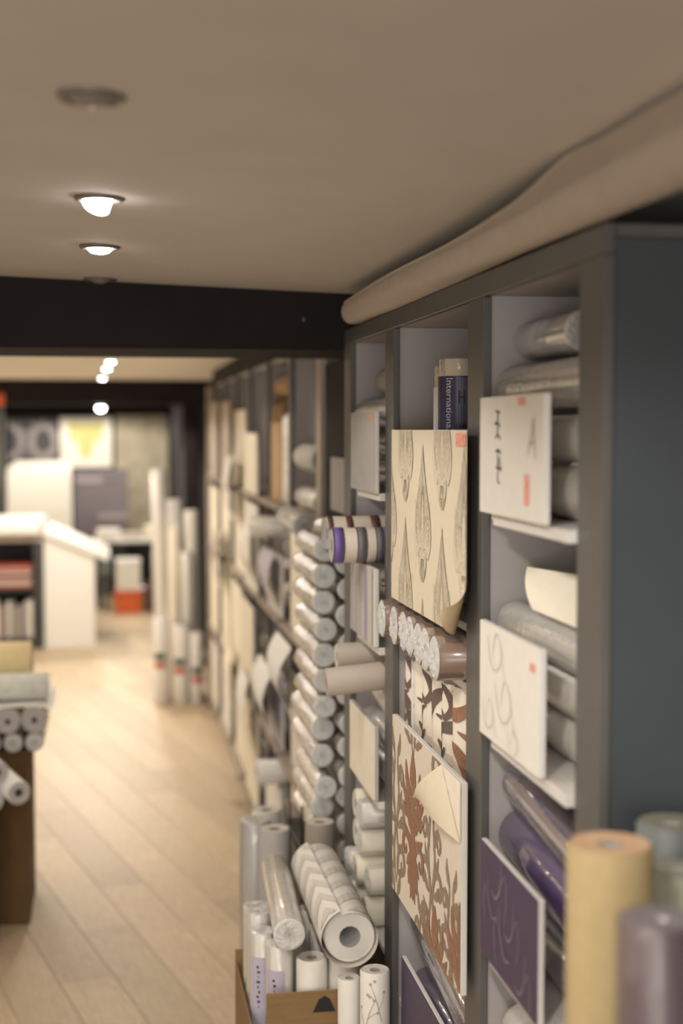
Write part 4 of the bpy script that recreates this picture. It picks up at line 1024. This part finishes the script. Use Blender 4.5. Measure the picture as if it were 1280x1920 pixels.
simple_box('cabinet_frame', 'counter_dark', (-.645, 12.52, 0), (-.565, 13.5, .929), ct)
simple_box('cabinet_frame', 'counter_dark', (-1.70, 12.52, 0), (-1.62, 13.5, .929), ct)
simple_box('cabinet_floor', 'counter_dark', (-1.619, 12.53, 0), (-.646, 13.5, .09), ct)
simple_box('cabinet_shelf', 'counter_dark', (-1.619, 12.54, .50), (-.646, 13.5, .53), ct)
simple_box('cabinet_back', 'counter_dark', (-1.619, 13.45, .091), (-.646, 13.5, .929), ct)
for k in range(9):                                          # magazines stacked on the shelf, books below
    m = ['red_mag', 'paper_white', 'paper_beige', 'red_mag', 'stripe_brown', 'paper_white', 'red_mag', 'paper_grey', 'red_mag'][k]
    x = -.98 + (k // 5)*.0 - .35*(k % 2 == 1 and 0)
    tag(MB().box((-.99+.01*(k % 3), 12.56+.01*(k % 2), .531+k*.022), (-.66-.008*(k % 2), 12.80, .551+k*.022), 0, .002).build('magazine', m), f'{["red","white","beige","red","brown","white","red","grey","red"][k]} magazine in the counter pile, {["lowest","second","third","fourth","fifth","sixth","seventh","eighth","topmost"][k]}', 'magazine', 'magazines in the counter')
cols = [('paper_white', 'white'), ('paper_grey', 'grey'), ('stripe_grey', 'dark grey'), ('paper_beige', 'beige'), ('slate', 'slate'), ('paper_white', 'white'), ('stripe_brown', 'brown'), ('paper_grey', 'grey'), ('paper_cream', 'cream')]
for k in range(9):
    m, cw = cols[k]; x = -.66 - k*.037
    tag(MB().box((x-.034, 12.56+.008*(k % 3), .091), (x, 12.78, .091+.33-.02*(k % 4)), 0, .002).build('sample_book', m), f'{cw} upright sample book in the counter, {["first","second","third","fourth","fifth","sixth","seventh","eighth","ninth"][k]} from the right', 'book', 'sample books in the counter')

# =================================================================== BACK OF THE SHOP
BYp = 17.17
def poster(label, x0, x1, z0, z1, y, ground, name='wall_panel'):
    t = thing(name, label, 'wall panel', ((x0+x1)/2, y, z0))
    simple_box('backing', ground, (x0, y-.02, z0), (x1, y, z1), t, .002)
    return t, (lambda u, v: (x0+u, y-.0215, z1-v))
def bp(xa, xb, ya, yb, Y):
    a = at_y(xa, ya, Y); b = at_y(xb, yb, Y); return a.x, b.x, b.z, a.z
x0, x1, z0, z1 = bp(14, 110, 782, 866, 17.15)
t, fn = poster('dark wall panel with pale damask medallions, back wall left', x0, x1, z0, z1, 17.15, 'damask_dark'); wd, ht = x1-x0, z1-z0
def ring(cx, cy, ra, rb, wd_, n=26): return stroke([(cx+ra*math.cos(2*math.pi*i/n), cy-rb*math.sin(2*math.pi*i/n)*(1.15 if math.sin(2*math.pi*i/n) > 0 else 1), wd_) for i in range(n+1)], 2)
P = []
for cx in (.02, .41): 
    P += ring(cx, .29, .13, .16, .07)
    for q in range(12): P += leaf(cx + .17*math.cos(q*.5236), .29 + .19*math.sin(q*.5236), .08, .035, q*.5236+1.57, .1)
print_on('medallion_print', clip_polys(P, .004, wd-.004, .004, ht-.004), fn, 'damask_silver', t)
x0, x1, z0, z1 = bp(112, 210, 782, 876, 17.13)
t, fn = poster('white wall panel with a lime green damask ornament, back wall', x0, x1, z0, z1, 17.13, 'paper_white'); wd = x1-x0
P = []
for s in (1, -1):
    for q in range(5): P += xf(leaf(.0, .10+.08*q, .21-.03*q, .07, 1.1-.12*q, .3), wd/2, .03, 1, s)
    P += xf(scroll(.02, .30, 2.6, 1, 0, .016), wd/2, .0, 1, s) + xf(scroll(.06, .20, 2.2, 1, 0, .016), wd/2, 0, 1, s)
P += xf(stroke([(0,.04,.03),(0,.2,.07),(0,.35,.05),(0,.52,.008)]), wd/2, 0)
print_on('ornament_print', clip_polys(P, .02, wd-.02, .01, z1-z0-.02), fn, 'lime_print', t)
x0, x1, z0, z1 = bp(216, 316, 778, 1004, 17.17)
poster('tall mottled beige wallpaper panel, back wall right', x0, x1, z0, z1, 17.17, 'poster_beige')
x0, x1, z0, z1 = bp(138, 240, 880, 1002, 16.4)
t = thing('striped_display', 'display of dark mauve banded patterned cloth below the lime panel', 'textile display', ((x0+x1)/2, 16.5, 0))
simple_box('stand', 'counter_dark', (x0+.02, 16.42, 0), (x1-.02, 16.6, z0+.1), t)
simple_box('cloth', 'rug_mauve', (x0, 16.38, z0), (x1, 16.415, z1), t, .004)
for k in range(7):
    z = z0+.05+k*.10
    zz_ = [(x0+.02+(x1-x0-.04)*i/16, z + .02*(i % 2)) for i in range(17)]
    mb = MB()
    for i in range(16): mb.add([(zz_[i][0], 16.378, zz_[i][1]), (zz_[i+1][0], 16.378, zz_[i+1][1]), (zz_[i+1][0], 16.378, zz_[i+1][1]+.022), (zz_[i][0], 16.378, zz_[i][1]+.022)], [(0,1,2,3)])
    mb.build('zigzag_band', 'rug_pale', t)
for (a_, b_, k) in ((.02, .32, 5.25), (.27, .60, 1.0)):
    simple_box('pale_band', 'rug_pale', (x0+a_, 16.374, z0+k*.10+.06), (x0+b_, 16.3775, z0+k*.10+.15), t, 0)
# white sheet draped over a stand behind the counter
t = thing('draped_sheet', 'broad white wallpaper sheet draped over a rounded stand behind the counter', 'display', (-.69, 14.7, 0))
def dr(u, v):
    x = -1.0 + .63*u + .03*v*(u-.5); 
    s_ = v*1.25
    if s_ < .25: a = s_/.25*math.pi/2; y = 14.78 - .16*math.sin(a); z = 1.56 - .16*(1-math.cos(a))*1.0 + .02
    else: y = 14.62 - .05*(s_-.25); z = 1.42 - (s_-.25)
    e = abs(u-.5)*2
    return (x, y, z - .05*max(0, e-.75)*4*(1-min(1, v*3)))
MB().grid(dr, 24, 24).build('sheet', 'paper_white', t)
simple_box('stand', 'counter_white', (-.96, 14.80, 0), (-.42, 15.0, 1.52), t, .01)
# table and boxes at the back right of the counter
tb = thing('work_table', 'white cluttered table in front of the back wall', 'table', (.3, 15.6, 0))
simple_box('tabletop', 'counter_white', (-.15, 15.2, .70), (.66, 16.1, .74), tb, .004)
for (x, y) in ((-.12, 15.23), (.63, 15.23), (-.12, 16.07), (.63, 16.07)): simple_box('leg', 'dark_satin', (x-.02, y-.02, 0), (x+.02, y+.02, .699), tb)
for k, (xa, xb, h, m, l) in enumerate(((-.12, .12, .09, 'paper_white', 'white'), (.14, .36, .05, 'paper_beige', 'beige'), (.38, .60, .12, 'paper_cream', 'cream'))):
    tag(MB().box((xa, 15.25, .741), (xb, 15.6, .741+h), 0, .006).build('paper_stack', m), f'{l} stack of papers on the back table', 'paper stack', 'stacks on the back table')
tag(MB().box((-.10, 14.9, .38), (.02, 15.05, .62), 0, .006).box((-.06, 14.95, 0), (-.02, 15.0, .38)).build('grey_bin', 'slate'), 'small slate grey bin on a post beside the counter', 'bin')
ob = thing('orange_box', 'bright orange box on the floor at the back of the aisle', 'box', (.25, 14.95, 0))
simple_box('box_body', 'orange', (.06, 14.80, .0), (.33, 15.12, .19), ob, .006); simple_box('box_lid', 'orange', (.05, 14.79, .1905), (.34, 15.13, .225), ob, .004)
wb = thing('white_box', 'white carton standing on the orange box', 'box', (.2, 14.97, .226))
simple_box('carton_body', 'paper_white', (.07, 14.82, .226), (.32, 15.10, .52), wb, .005); simple_box('carton_lid', 'paper_bright', (.065, 14.815, .5205), (.325, 15.105, .55), wb, .004)
tag(MB().box((.36, 14.85, 0), (.44, 15.1, .30), 0, .004).build('brown_carton', 'stripe_brown'), 'narrow reddish brown carton right of the orange box', 'carton')
for k, x in enumerate((.47, .53, .59)):
    vroll('wallpaper_roll', f'slim upright roll by the back table, {["left","middle","right"][k]} of three', x, 14.95, .001, .62-.05*k, .026, ['grey_wrapped', 'paper_white', 'paper_taupe'][k], detail=0, group='slim rolls by the back table', seg=14)
x0, x1, z0, z1 = bp(-30, 9, 737, 760, 11.39)
tag(MB().box((x0, 11.37, z0), (x1, 11.398, z1), 0, .004).build('notice', 'orange'), 'orange notice fixed on the second beam at the left edge', 'sign')
# small white peg on the first beam
tag(MB().lathe(at_y(569, 597, 3.799), at_y(569, 597, 3.79), [(0, .004), (.008, .0035), (.009, .001)], 12).box(tuple(at_y(567, 603, 3.797)), (at_y(571, 603, 3.797).x, 3.799, at_y(571, 596, 3.797).z)).build('beam_hook', 'steel'), 'tiny metal hook on the face of the first dark beam', 'hook')

for o in bpy.data.objects:
    if '_o' in o.keys(): del o['_o']
